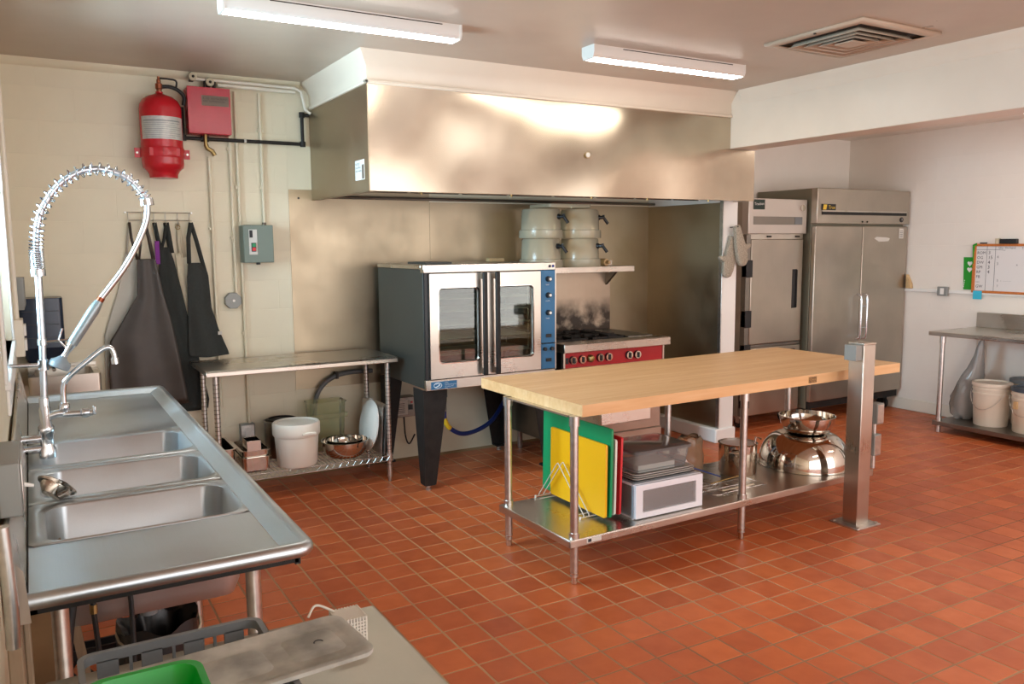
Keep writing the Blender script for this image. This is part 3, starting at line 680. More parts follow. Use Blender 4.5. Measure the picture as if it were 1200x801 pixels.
tag(B().loops([rrect(-2.186, 2.38, -2.13, 2.48, .012, 1.32), rrect(-2.186, 2.37, -2.12, 2.49, .012, 1.35), rrect(-2.186, 2.37, -2.12, 2.49, .012, 1.5)]).build('soap_dispenser', 'greybox', loc=(-2.16, 2.43, 1.32)), 'pale grey soap dispenser on the left wall near the corner', 'dispenser')
t = thing('wall_switch_box', 'beige surface box with outlets on the left wall beside the window', 'outlet', (-2.17, 2.3, 1.08))
B().box(XL+.004, 2.2, 1.08, -2.14, 2.36, 1.28).build('box', 'trim', t, bevel=.004)
for z in (1.11, 1.19): B().box(-2.14, 2.23, z, -2.128, 2.33, z+.06).build('receptacle', 'white', t, bevel=.002)
B().tube([(XL+.02, 2.28, 1.28), (XL+.02, 2.28, 1.5), (XL+.02, 2.2, 1.75), (XL+.02, 2.2, 2.78)], .014, 8).build('conduit', 'trim', t)

# ------------------------------------------------------------------ three-compartment sink
SX0, SX1, SY0, SY1, SZ = -2.145, -1.488, -.885, 1.985, .90
DK = .868                               # deck level inside the raised rim
bowls = [(-.43, -.07), (.01, .39), (.47, .87)]
t = thing('compartment_sink', 'long stainless three compartment sink with drainboards along the left wall', 'sink', ((SX0+SX1)/2, (SY0+SY1)/2, 0))
r_ = .02
# bullnose rim on three sides
rim = [(SX0+.0, SY0+r_, SZ-r_), (SX1-r_-.03, SY0+r_, SZ-r_)] + [(SX1-r_-.03+.03*math.sin(a), SY0+r_+.03-.03*math.cos(a), SZ-r_) for a in (PI/8, PI/4, 3*PI/8)] + \
      [(SX1-r_, SY0+r_+.03, SZ-r_), (SX1-r_, SY1-r_-.03, SZ-r_)] + [(SX1-r_-.03+.03*math.cos(a), SY1-r_-.03+.03*math.sin(a), SZ-r_) for a in (PI/8, PI/4, 3*PI/8)] + [(SX1-r_-.03, SY1-r_, SZ-r_), (SX0, SY1-r_, SZ-r_)]
B().tube(rim, r_, 14).build('rolled_rim', 'steel_sink', t)
# sloped inner face of the rim and the deck around the bowls
bx0, bx1 = -2.105, -1.575
b = B()
o_ = [(SX0+.0, SY0+.03, SZ-.004), (SX1-.03, SY0+.03, SZ-.004), (SX1-.03, SY1-.03, SZ-.004), (SX0+.0, SY1-.03, SZ-.004)]
i_ = [(SX0+.004, SY0+.052, DK), (SX1-.075, SY0+.052, DK), (SX1-.075, SY1-.052, DK), (SX0+.004, SY1-.052, DK)]
b.add(o_+i_, [(0,1,5,4), (1,2,6,5), (2,3,7,6)])
b.build('inner_slope', 'steel_sink', t, smooth=0)
IX0, IX1, IY0, IY1 = SX0+.004, SX1-.075, SY0+.052, SY1-.052
def grid_deck(b, y0, y1, z):             # plain strip of deck
    b.add([(IX0, y0, z), (IX1, y0, z), (IX1, y1, z), (IX0, y1, z)], [(0,1,2,3)])
b = B(); grid_deck(b, IY0, bowls[0][0]-.012, DK-.002)
b.build('drainboard', 'steel_sink', t, smooth=0, solid=.002)
b = B(); grid_deck(b, bowls[2][1]+.10, IY1, DK-.002); b.build('drainboard', 'steel_sink', t, smooth=0, solid=.002)
def deck_with_hole(y0, y1, h0, h1):
    b = B(); R_ = .07; hole = rrect(bx0, h0, bx1, h1, R_, DK); n = len(hole)
    outer = []
    for p in hole:                       # push each hole point radially to the rectangle
        cx_, cy_ = (IX0+IX1)/2, (y0+y1)/2; dx, dy = p[0]-cx_, p[1]-(h0+h1)/2
        sx = ((IX1-cx_) if dx > 0 else (cx_-IX0))/max(abs(dx), 1e-6); sy = ((y1-y0)/2)/max(abs(dy), 1e-6); s_ = min(sx, sy)
        outer.append((cx_+dx*s_, cy_+dy*s_, DK))
    # add exact corners
    ring2 = [( (IX1 if p[0] > (IX0+IX1)/2 else IX0) if abs(abs(o[0]-(IX0+IX1)/2)-(IX1-IX0)/2) < .03 or False else o[0], o[1], DK) for p, o in zip(hole, outer)]
    inner = rrect(bx0-.006, h0-.006, bx1+.006, h1+.006, R_, DK+.004)
    b.loops([outer, inner, rrect(bx0+.004, h0+.004, bx1-.004, h1-.004, R_-.004, DK-.004), rrect(bx0+.012, h0+.012, bx1-.012, h1-.012, R_-.01, DK-.22),
             rrect(bx0+.03, h0+.03, bx1-.03, h1-.03, R_-.03, DK-.262), rrect(bx0+.05, h0+.05, bx1-.05, h1-.05, .02, DK-.268), rrect((bx0+bx1)/2-.045, (h0+h1)/2-.045, (bx0+bx1)/2+.045, (h0+h1)/2+.045, .0449, DK-.274)], False, True)
    for cxx, cyy in ((IX0, y0), (IX1, y0), (IX1, y1), (IX0, y1)):
        pass
    return b
edges = [bowls[0][0]-.012, (bowls[0][1]+bowls[1][0])/2, (bowls[1][1]+bowls[2][0])/2, bowls[2][1]+.10]
for k, (h0, h1) in enumerate(bowls):
    deck_with_hole(edges[k], edges[k+1], h0, h1).build('bowl', 'steel_sink', t, smooth=50, solid=.002)
    yc = (h0+h1)/2
    B().lathe([(0, DK-.272), (.03, DK-.270), (.044, DK-.266), (.044, DK-.272)], ((bx0+bx1)/2, yc, 0), 20).build('drain_strainer', 'steel_dark', t)
    B().cyl(((bx0+bx1)/2, yc, DK-.275), ((bx0+bx1)/2, yc, DK-.33), .026, n=12).build('drain_pipe', 'rawwood' if False else 'greyplastic', t)
# flat filler under the deck corners so that no gap shows around the rounded holes
B().box(IX0, edges[0], DK-.0035, bx0+.002, edges[3], DK-.0015).box(bx1-.002, edges[0], DK-.0035, IX1, edges[3], DK-.0015).build('deck_strip', 'steel_sink', t)
b = B()
for a, c in ((edges[0], bowls[0][0]+.002), (bowls[0][1]-.002, bowls[1][0]+.002), (bowls[1][1]-.002, bowls[2][0]+.002), (bowls[2][1]-.002, edges[3])): b.box(IX0, a, DK-.0035, IX1, c, DK-.0015)
b.build('deck_strip', 'steel_sink', t)
b = B(); b.box(SX0, SY0+.045, DK-.03, SX0+.02, SY1-.02, DK-.008).box(SX1-.05, SY0+.045, DK-.035, SX1-.035, SY1-.04, DK-.008).box(SX0, SY0+.045, DK-.03, SX1-.04, SY0+.06, DK-.008); b.build('apron_rail', 'blackmetal', t)
# backsplash leaning to the wall
B().prism([(SX0, DK-.01), (SX0-.003, SZ-.0), (SX0-.024, 1.03), (SX0-.03, 1.032), (SX0-.036, 1.025), (SX0-.012, DK-.01)], 'y', SY0, SY1).build('backsplash', 'steel_y', t)
for yy in (SY0-.004,): B().prism([(SX0+.0, SZ+.06), (SX0-.03, 1.0), (SX0-.04, 1.0), (SX0-.04, .84), (SX0+.008, .84)], 'y', yy, yy+.004).build('end_plate', 'steel_z', t)
legs = [(-1.60, -.62), (-2.08, -.62), (-1.60, 1.75), (-2.08, 1.75), (-1.60, .43), (-2.08, .43)]
for lx_, ly_ in legs:
    lg = B().cyl((lx_, ly_, .02), (lx_, ly_, SZ-.06), .021, n=14).build('leg', 'galv', t)
    B().lathe([(0, 0), (.026, 0), (.026, .008), (.015, .03), (0, .03)], (lx_, ly_, 0), 12).build('foot', 'galv', lg)
for yy in (-.62, 1.75): B().cyl((-2.08, yy, .28), (-1.60, yy, .28), .014, n=10).build('cross_rail', 'galv', t)
# pre-rinse faucet, mounted on the deck behind the bowls
FY = .62; FX = -2.075
t = thing('pre_rinse_faucet', 'tall chrome pre-rinse faucet with a spring hose on the sink', 'faucet', (FX, FY, DK))
B().lathe([(.030, DK+.002), (.030, .90), (.024, .915), (.024, .96), (.028, .965), (.028, .99), (.020, 1.0), (.020, 1.06), (.017, 1.065), (.017, 1.10), (0, 1.1)], (FX, FY, 0), 18).build('body', 'chrome', t)
for dz in (.905, .945): B().cyl((XL+.03, FY, dz), (FX, FY, dz), .016, n=10).build('inlet', 'chrome', t)
pole = [(FX, FY, 1.09), (FX+.008, FY, 1.3), (FX+.012, FY, 1.575)]
B().tube(pole, .0125, 12).build('riser', 'satin', t)
hosep = spline([(FX+.012, FY, 1.57), (FX+.012, FY, 1.67), (FX+.03, FY, 1.78), (FX+.09, FY, 1.885), (FX+.17, FY, 1.945), (FX+.25, FY, 1.958), (FX+.33, FY, 1.93), (FX+.385, FY, 1.87), (FX+.40, FY, 1.825), (FX+.385, FY, 1.74), (FX+.315, FY, 1.60), (FX+.215, FY, 1.465)], 8)
B().tube(hosep, .0115, 10).build('hose', 'satin', t)
# coil spring around the upper run of the hose
L_ = [0]
for a, c in zip(hosep, hosep[1:]): L_.append(L_[-1]+(c-a).length)
tot = L_[64]
def at(s_):
    for i in range(len(L_)-1):
        if L_[i+1] >= s_:
            f = (s_-L_[i])/(L_[i+1]-L_[i]); p = hosep[i].lerp(hosep[i+1], f); d = (hosep[i+1]-hosep[i]).normalized(); return p, d
    return hosep[-1], (hosep[-1]-hosep[-2]).normalized()
pts = []; NT = 46; s_ = 0.0; ang = 0.0
while s_ < tot:
    pitch = .0075 if s_ < .075 else (.0075 + (s_-.075)*.16 if s_ < .2 else .026)
    if s_ > tot-.07: pitch = max(.009, .026*(tot-s_)/.07)
    p, d = at(s_); nx_ = d.cross(Vector((0,1,0))).normalized(); ny_ = Vector((0,1,0))
    pts.append(p + (nx_*math.cos(ang)+ny_*math.sin(ang))*.0235); ang += 2*PI/12; s_ += pitch/12
B().tube(pts, .0026, 5).build('spring', 'chrome', t)
for s0 in (0.0, tot-.012):
    p, d = at(max(s0, .001)); B().cyl(p-d*.012, p+d*.012, .0255, n=16).build('spring_collar', 'chrome', t)
e1 = Vector((FX+.215, FY, 1.465)); dd = (Vector((FX+.075, FY, 1.25))-e1); L2 = dd.length; dd.normalize()
B().cyl(e1+dd*-.006, e1+dd*.012, .0138, n=14).build('copper_band', 'copper', t)
B().tube([e1+dd*.01, e1+dd*.03, e1+dd*.05, e1+dd*.2], [.0145, .018, .021, .019], 14).build('grip', plain('grip_grey', (150, 164, 168), .3, .5), t)
B().tube([e1+dd*.195, e1+dd*.22, e1+dd*.235, e1+dd*.265], [.016, .013, .010, .012], 12).build('valve_body', 'chrome', t)
B().tube([e1+dd*.215+Vector((-.012, 0, .0)), e1+dd*.19+Vector((-.05, 0, .012)), e1+dd*.15+Vector((-.055, 0, .02))], .004, 8).build('lever', 'chrome', t)
hd = e1+dd*.265; ax = Vector((-.45, -.05, -.9)).normalized(); q = Vector((0,0,1)).rotation_difference(ax).to_matrix()
B().lathe([(.012, -.01), (.02, 0), (.036, .012), (.038, .02), (.038, .034), (.033, .038), (0, .036)], hd, 20, mat=q).build('spray_head', plain('spray_face_grey', (136, 150, 158), .35), t)
B().tube([(FX+.005, FY, 1.225), (XL-.10, FY, 1.232)], .008, 10).build('wall_bracket', 'chrome', t)
B().cyl((FX+.006, FY, 1.205), (FX+.006, FY, 1.245), .018, n=12).build('bracket_collar', 'chrome', t)
B().tube([(FX+.008, FY, 1.31), (FX+.10, FY, 1.315)], .0045, 8).build('hook', 'chrome', t)
B().cyl((FX+.008, FY, 1.30), (FX+.008, FY, 1.322), .0165, n=12).build('hook_collar', 'chrome', t)
sp = [(FX, FY, 1.025), (FX+.04, FY, 1.035), (FX+.065, FY, 1.035)]
B().tube(sp, .016, 12).build('spout_arm', 'chrome', t)
B().lathe([(.014, 1.035), (.02, 1.05), (.02, 1.065), (.014, 1.075)], (FX+.065, FY, 0), 14).build('spout_nut', 'chrome', t)
spt = spline([(FX+.065, FY, 1.06), (FX+.067, FY, 1.13), (FX+.085, FY, 1.17), (FX+.15, FY, 1.225), (FX+.205, FY, 1.268), (FX+.235, FY, 1.275), (FX+.248, FY, 1.25), (FX+.25, FY, 1.225)], 6)
B().tube(spt, .0105, 12).build('spout', 'chrome', t)
B().cyl((FX+.25, FY, 1.232), (FX+.251, FY, 1.21), .014, n=12).build('aerator', 'chrome', t)
B().cyl((FX+.06, FY-.005, 1.03), (FX+.16, FY-.015, 1.028), .012, n=10).lathe([(.008, -.02), (.018, -.012), (.02, .0), (.018, .012), (.008, .02)], (FX+.135, FY-.012, 1.03), 10, axis='x').build('tap_valve', 'chrome', t)
B().box(FX+.16, FY-.022, 1.02, FX+.172, FY-.008, 1.055).build('tap_handle', 'chrome', t, bevel=.003)
t = thing('sink_strainer', 'round chrome sink basket leaning on the ledge between two sink bowls', 'strainer', (-2.06, -.02, DK))
q = Vector((0,0,1)).rotation_difference(Vector((.55, .45, .75)).normalized()).to_matrix()
B().lathe([(.058, 0), (.062, .006), (.05, .012), (.046, -.01), (.03, -.03), (.0, -.032)], (-2.062, -.03, DK+.05), 24, mat=q).build('basket', 'steel_mirror', t)
B().lathe([(0, -.02), (.008, -.02), (.008, .012), (.014, .016), (0, .02)], (-2.062, -.03, DK+.05), 12, mat=q).build('knob', 'chrome', t)
# electrical box with a toggle on the left wall, in front of the splash
t = thing('toggle_switch', 'grey surface switch box with a white toggle on the left wall above the sink', 'switch', (-2.13, -.5, .93))
B().box(XL+.002, -.72, 1.036, -2.140, -.45, 1.165).build('box', 'greybox', t, bevel=.004)
B().box(-2.1405, -.71, 1.042, -2.136, -.46, 1.16).build('cover_plate', 'galv', t, bevel=.002)
B().tube([(-2.138, -.56, 1.072), (-2.116, -.56, 1.066)], [.006, .004], 8).build('toggle', 'white', t)
tag(B().tube(spline([(XL+.017, -1.0, 1.10), (XL+.020, -1.0, 1.02), (XL+.022, -1.0, .93), (XL+.020, -1.0, .84)]), .014, 12).build('grey_conduit', 'galv', loc=(XL+.03, -.8, .5)), 'curved grey flexible conduit on the left wall under the switch box', 'conduit')
struct(B().box(XL, -.82, 0, XL+.03, -.68, .8).box(XL+.03, -.70, 0, XL+.045, -.66, .8).build('trim_6', 'boardtrim', bevel=.004))

# things under the sink
tag(B().obox((-2.025, -.28, .42), (.012, 0, .006), (0, .02, 0), (.05, .0, -.40)).build('wooden_stick', 'rawwood', loc=(-2.0, -.28, 0)), 'bare wooden stick leaning under the sink by the left wall', 'stick')
tag(B().tube(spline([(-2.06, -.50, .84), (-2.04, -.52, .80), (-2.07, -.55, .6), (-2.075, -.58, .3), (-2.05, -.58, .03)]), .014, 10).build('drain_hose', 'rubber', loc=(-2.05, -.52, .03)), 'thick black hose looped under the near end of the sink', 'hose')
t = thing('gas_line', 'thin black tube with a brass fitting hanging under the sink', 'hose', (-1.99, -.5, .3))
B().tube([(-2.0, -.5, .83), (-2.0, -.5, .70)], .008, 8).build('tube', 'rubber', t)
B().cyl((-2.0, -.5, .70), (-2.0, -.5, .675), .010, n=8).build('fitting', 'brass', t)
B().tube(spline([(-2.0, -.5, .675), (-1.99, -.46, .5), (-1.98, -.4, .2), (-1.98, -.35, .02)]), .007, 8).build('tail', 'rubber', t)
tag(B().tube(spline([(-1.99, -.45, .84), (-1.94, -.45, .80), (-1.905, -.45, .70), (-1.905, -.45, .4), (-1.90, -.42, .03)]), .007, 8).build('black_cable', 'rubber', loc=(-1.9, -.45, .03)), 'thin black cable arching under the sink bowls to the floor', 'cable')
def crate(x0, y0, z0, x1, y1, z1, label, mat, n=6):
    t = thing('milk_crate', label, 'crate', ((x0+x1)/2, (y0+y1)/2, z0))
    b = B()
    for z in (z0, z1-.035, z0+(z1-z0)*.55): b.box(x0, y0, z, x1, y0+.01, z+.035).box(x0, y1-.01, z, x1, y1, z+.035).box(x0, y0, z, x0+.01, y1, z+.035).box(x1-.01, y0, z, x1, y1, z+.035)
    for x, y in ((x0, y0), (x1-.02, y0), (x0, y1-.02), (x1-.02, y1-.02)): b.box(x, y, z0, x+.02, y+.02, z1)
    b.build('frame', mat, t)
    B().box(x0, y0, z0, x1, y1, z0+.008).build('bottom', mat, t)
    b = B()
    for z, zz in ((z0+(z1-z0)*.55+.035, z1-.035), (z0+.035, z0+(z1-z0)*.55)):
        w_ = (x1-x0)/n
        for k in range(n):
            for a, c in ((0, 1), (1, 0)): b.tube([(x0+(k+a)*w_, y0+.005, z), (x0+(k+c)*w_, y0+.005, zz)], .006, 5)
    b.build('lattice', mat, t)
    return t
crate(-2.09, .12, .0, -1.78, .42, .30, 'black plastic milk crate standing under the sink', 'black')
t = thing('trash_can', 'round black bin with a liner standing under the sink', 'bin', (-1.80, -.12, 0))
B().lathe([(0, 0), (.095, 0), (.115, .43), (.12, .44), (.112, .445), (.09, .02), (0, .02)], (-1.80, -.12, 0), 28).build('can', 'black', t)
b = B(); b.loops([[(-1.80+(.121+.006*math.sin(7*a)+dr)*math.cos(a), -.12+(.121+.006*math.sin(7*a)+dr)*math.sin(a), z+.012*math.sin(5*a+z*40)) for a in [2*PI*k/40 for k in range(40)]] for z, dr in ((.30, 0), (.42, .004), (.46, 0), (.44, -.02), (.30, -.04))], False, False)
b.build('liner', 'trash', t)
B().tube([(-1.80+.127*math.cos(a), -.12+.127*math.sin(a), .43+.012*math.sin(3*a)) for a in [2*PI*k/24 for k in range(24)]], .004, 6, closed=True).build('tie_string', 'cream', t)
lettering('lettering', 'CLEAN\nHANDS', 'inklight', t, (-1.84, -.235, .26), (1, 0, 0), (0, 0, 1), .035)

# ------------------------------------------------------------------ near steel table with things
NZ = .75
t = thing('prep_table', 'low stainless table in the near left corner of the picture', 'table', (-1.75, -1.6, 0))
B().box(-2.12, -2.3, NZ-.035, -1.385, -1.0, NZ).build('table_top', 'steel_near', t, bevel=.006)
for x, y in ((-2.07, -2.25), (-1.43, -2.25), (-2.07, -1.06), (-1.43, -1.06)): B().cyl((x, y, 0), (x, y, NZ-.035), .02, n=14).build('leg', 'galv', t)
B().box(-2.09, -2.27, .22, -1.41, -1.04, .25).build('undershelf', 'steel_y', t)
t = thing('dish_rack', 'grey plastic dish rack with slotted sides on the near steel table', 'dish rack', (-1.87, -1.27, NZ))
x0, y0, x1, y1, z0, z1 = -2.06, -1.55, -1.70, -1.13, NZ, .85
b = B(); pr_ = rrect(x0, y0, x1, y1, .03, z1); 
b.loops([rrect(x0, y0, x1, y1, .03, z1-.02), rrect(x0, y0, x1, y1, .03, z1), rrect(x0+.012, y0+.012, x1-.012, y1-.012, .02, z1), rrect(x0+.012, y0+.012, x1-.012, y1-.012, .02, z1-.02)], False, False).build('top_rim', 'greyplastic', t)
b = B(); b.loops([rrect(x0, y0, x1, y1, .03, z0), rrect(x0, y0, x1, y1, .03, z0+.025), rrect(x0+.012, y0+.012, x1-.012, y1-.012, .02, z0+.025), rrect(x0+.012, y0+.012, x1-.012, y1-.012, .02, z0+.004)], True, True).build('base', 'greyplastic', t)
for k in range(4):
    xx = x0+.035+k*.083
    B().box(xx, y1-.012, z0+.02, xx+.04, y1, z1-.018).build('post', 'greyplastic', t)
    B().box(xx+.004, y1, z0+.05, xx+.036, y1+.006, z1-.004).build('clip_tab', 'greyplastic', t, bevel=.004)
    if k < 3: B().box(xx+.06, y1-.01, z0+.02, xx+.066, y1-.002, z1-.018).build('bar', 'greyplastic', t)
for k in range(4): B().box(x1-.012, y0+.04+k*.1, z0+.02, x1, y0+.08+k*.1, z1-.018).build('post', 'greyplastic', t)
for k in range(4): B().box(x0, y0+.04+k*.1, z0+.02, x0+.012, y0+.08+k*.1, z1-.018).build('post', 'greyplastic', t)
LZ = .853
LC = Vector((-1.80, -1.3, 0)); LR = Matrix.Rotation(math.radians(5), 3, 'Z')
class BL(B):
    def build(s, *a, **k):
        s.v = [LC + LR @ (p - LC) for p in s.v]; return B.build(s, *a, **k)
t = thing('pan_lid', 'stained flat grey pan lid lying across the dish rack', 'lid', (-1.80, -1.3, LZ), math.radians(5))
b = BL(); lx0, ly0, lx1, ly1 = -2.07, -1.46, -1.55, -1.255
b.loops([rrect(lx0, ly0, lx1, ly1, .03, LZ), rrect(lx0, ly0, lx1, ly1, .03, LZ+.008), rrect(lx0+.012, ly0+.012, lx1-.012, ly1-.012, .025, LZ+.010), rrect(lx0+.022, ly0+.022, lx1-.022, ly1-.022, .02, LZ+.004)], True, True)
b.build('plate', 'stained', t)
BL().loops([rrect(-1.70, ly0+.05, lx1-.04, ly1-.05, .02, LZ+.004), rrect(-1.69, ly0+.06, lx1-.05, ly1-.06, .02, LZ+.008)], False, True).build('raised_panel', 'stained', t)
BL().loops([rrect(-1.93, ly0+.05, -1.74, ly1-.05, .02, LZ+.004), rrect(-1.92, ly0+.06, -1.75, ly1-.06, .02, LZ+.008)], False, True).build('raised_panel', 'stained', t)
BL().tube(arc((-1.635, -1.36, LZ+.008), .009, 0, PI, 8, 'xy'), .0015, 5).build('hang_notch', 'ink', t)
t = thing('green_tub', 'bright green rounded plastic tub at the bottom edge of the picture', 'tub', (-1.95, -1.4, LZ+.012))
gx0, gy0, gx1, gy1, gz = -2.062, -1.72, -1.868, -1.40, LZ+.012
B().loops([rrect(gx0+.02, gy0+.02, gx1-.02, gy1-.02, .03, gz), rrect(gx0+.006, gy0+.006, gx1-.006, gy1-.006, .035, gz+.05), rrect(gx0, gy0, gx1, gy1, .04, gz+.05), rrect(gx0, gy0, gx1, gy1, .04, gz+.056), rrect(gx0+.012, gy0+.012, gx1-.012, gy1-.012, .035, gz+.056), rrect(gx0+.026, gy0+.026, gx1-.026, gy1-.026, .03, gz+.006)], True, True).build('shell', 'greentub', t)
t = thing('mesh_basket', 'small white mesh basket beside the grey lid on the near table', 'basket', (-1.51, -1.13, NZ), math.radians(20))
b = B(); mx0, my0, mx1, my1 = -1.54, -1.195, -1.472, -1.127
for k in range(9):
    z = NZ+.003+k*.0075
    b.box(mx0, my0, z, mx1, my0+.002, z+.004).box(mx0, my1-.002, z, mx1, my1, z+.004).box(mx0, my0, z, mx0+.002, my1, z+.004).box(mx1-.002, my0, z, mx1, my1, z+.004)
for k in range(10):
    x = mx0+k*(mx1-mx0-.004)/9; y = my0+k*(my1-my0-.004)/9
    b.box(x, my0-.0005, NZ, x+.004, my0+.0025, NZ+.07).box(x, my1-.0025, NZ, x+.004, my1+.0005, NZ+.07).box(mx0-.0005, y, NZ, mx0+.0025, y+.004, NZ+.07).box(mx1-.0025, y, NZ, mx1+.0005, y+.004, NZ+.07)
b.build('mesh', 'mesh', t, smooth=0)
B().box(mx0, my0, NZ+.064, mx1, my1, NZ+.068).build('lid', 'mesh', t)
B().tube(spline([(mx0+.01, my1-.01, NZ+.07), (mx0-.03, my1, NZ+.09), (mx0-.055, my1-.02, NZ+.075)], 5), .003, 6).build('handle', 'mesh', t)

# ------------------------------------------------------------------ steel table on the back wall, wire shelf and its load
TX0, TX1, TY0, TZ = -1.195, .075, 2.365, .895
t = thing('back_table', 'stainless work table against the back wall left of the oven', 'table', (-.56, 2.66, 0))
B().prism([(TY0, TZ-.038), (TY0, TZ-.012), (TY0+.012, TZ), (2.93, TZ), (2.93, TZ-.03), (TY0+.02, TZ-.03), (TY0+.02, TZ-.038)], 'x', TX0, TX1).build('table_top', 'steel', t, bevel=.004)
for x, y in ((TX0+.07, TY0+.08), (TX1-.05, TY0+.08), (TX0+.07, YB-.09), (TX1-.05, 2.875)):
    lg = B().cyl((x, y, .03), (x, y, TZ-.03), .0185, n=14).build('leg', 'galv', t)
    b = B()
    for k in range(26): b.lathe([(.0185, .12+k*.027), (.0193, .122+k*.027), (.0193, .124+k*.027), (.0185, .126+k*.027)], (x, y, 0), 12)
    b.build('grooves', 'steel_dark', lg)['kind'] = 'stuff'
    B().lathe([(0, 0), (.012, 0), (.014, .03), (0, .03)], (x, y, 0), 10).build('foot', 'galv', lg)
    B().cyl((x, y, .155), (x, y, .205), .024, n=14).build('shelf_collar', 'galv', lg)
WZ = .175
b = B(); wx0, wx1, wy0, wy1 = TX0+.05, TX1-.03, TY0+.06, YB-.07
for yy in (wy0, wy1): b.tube([(wx0, yy, WZ+.012), (wx1, yy, WZ+.012)], .004, 6).tube([(wx0, yy, WZ-.022), (wx1, yy, WZ-.022)], .004, 6)
for xx in (wx0, wx1): b.tube([(xx, wy0, WZ+.012), (xx, wy1, WZ+.012)], .004, 6).tube([(xx, wy0, WZ-.022), (xx, wy1, WZ-.022)], .004, 6)
n = 24
for yy in (wy0, wy1):
    z = [(wx0+(wx1-wx0)*k/(2*n), yy, WZ+(.012 if k % 2 else -.022)) for k in range(2*n+1)]; b.tube(z, .003, 5)
b.build('wire_shelf_frame', 'galv', t)
b = B()
for k in range(44): x = wx0+(wx1-wx0)*k/43; b.tube([(x, wy0, WZ+.015), (x, wy1, WZ+.015)], .0024, 5)
for yy in (wy0+.14, wy0+.29, wy0+.43): b.tube([(wx0, yy, WZ+.011), (wx1, yy, WZ+.011)], .004, 5)
b.build('wire_shelf_rods', 'galv', t)
SH = WZ+.018
def pan(x0, y0, x1, y1, z0, z1, rim=.012):
    return B().loops([rrect(x0+.02, y0+.02, x1-.02, y1-.02, .02, z0), rrect(x0+.004, y0+.004, x1-.004, y1-.004, .025, z0+.012), rrect(x0, y0, x1, y1, .03, z1), rrect(x0-rim, y0-rim, x1+rim, y1+rim, .03, z1), rrect(x0-rim, y0-rim, x1+rim, y1+rim, .03, z1+.003),
                     rrect(x0+.003, y0+.003, x1-.003, y1-.003, .028, z1+.003), rrect(x0+.008, y0+.008, x1-.008, y1-.008, .022, z0+.014), rrect(x0+.022, y0+.022, x1-.022, y1-.022, .02, z0+.003)], True, True)
tag(pan(-.98, 2.46, -.80, 2.80, SH, SH+.10).build('steam_pan', 'steel_mirror', loc=(-.89, 2.6, SH)), 'deep stainless steam pan at the bottom of the pile under the back table', 'pan', 'steam table pans')
tag(pan(-.975, 2.465, -.805, 2.79, SH+.065, SH+.145).build('steam_pan', 'steel_mirror', loc=(-.89, 2.62, SH+.065)), 'open stainless steam pan nested on top of the pile left of the white bucket', 'pan', 'steam table pans')
tag(pan(-1.10, 2.47, -1.02, 2.84, SH, SH+.17).build('steam_pan', 'steel_mirror', loc=(-1.06, 2.6, SH)), 'narrow stainless pan standing at the left end of the wire shelf', 'pan', 'steam table pans')
t = thing('loaf_pan', 'small stainless loaf pan tipped on the edge of the steam pans', 'pan', (-.93, 2.5, SH+.15))
B().box(-.955, 2.43, SH+.150, -.865, 2.56, SH+.153).box(-.955, 2.43, SH+.15, -.952, 2.56, SH+.22).box(-.868, 2.43, SH+.15, -.865, 2.56, SH+.22).box(-.955, 2.43, SH+.15, -.865, 2.433, SH+.22).box(-.955, 2.557, SH+.15, -.865, 2.56, SH+.22).build('body', 'steel_mirror', t, bevel=.004)
t = thing('stock_pot', 'dark pot with a rolled rim behind the white bucket', 'pot', (-.62, 2.78, SH))
B().lathe([(0, SH), (.11, SH), (.12, SH+.02), (.12, SH+.25), (.128, SH+.255), (.116, SH+.258), (.114, SH+.02), (0, SH+.01)], (-.625, 2.822, 0), 28).build('body', 'steel_dark', t)
B().tube([(-.625+.095*math.cos(a), 2.822+.095*math.sin(a), SH+.262) for a in [2*PI*k/24 for k in range(24)]], .006, 6, closed=True).build('inner_rim', 'blackmetal', t)
t = thing('food_bucket', 'white lidded round food bucket on the wire shelf', 'bucket', (-.62, 2.52, SH))
bc = (-.605, 2.53, 0)
B().lathe([(0, SH), (.122, SH), (.132, SH+.012), (.146, SH+.22), (.146, SH+.225)], bc, 36).build('body', 'milk', t)
B().lathe([(.150, SH+.205), (.157, SH+.215), (.157, SH+.285), (.150, SH+.295), (.138, SH+.295), (.132, SH+.285), (0, SH+.283)], bc, 36).build('lid', 'milk', t)
B().box(bc[0]-.005, bc[1]-.168, SH+.225, bc[0]+.09, bc[1]-.145, SH+.243).build('grip_tab', 'milk', t, bevel=.004)
t = thing('square_container', 'empty square greenish clear food container behind the steel bowl', 'container', (-.28, 2.80, SH))
x0, y0, x1, y1 = -.435, 2.755, -.175, 2.91
B().loops([rrect(x0+.015, y0+.015, x1-.015, y1-.015, .025, SH), rrect(x0, y0, x1, y1, .03, SH+.35), rrect(x0-.008, y0-.008, x1+.008, y1+.008, .03, SH+.35), rrect(x0-.008, y0-.008, x1+.008, y1+.008, .03, SH+.358), rrect(x0+.003, y0+.003, x1-.003, y1-.003, .03, SH+.358)], True, False).build('body', 'greenclear', t)
B().box(x0-.006, y0-.01, SH+.24, x1+.006, y0+.0, SH+.275).build('grip_ledge', 'greenclear', t, bevel=.003)
t = thing('mixing_bowl', 'wide shallow stainless mixing bowl on the wire shelf', 'bowl', (-.27, 2.56, SH))
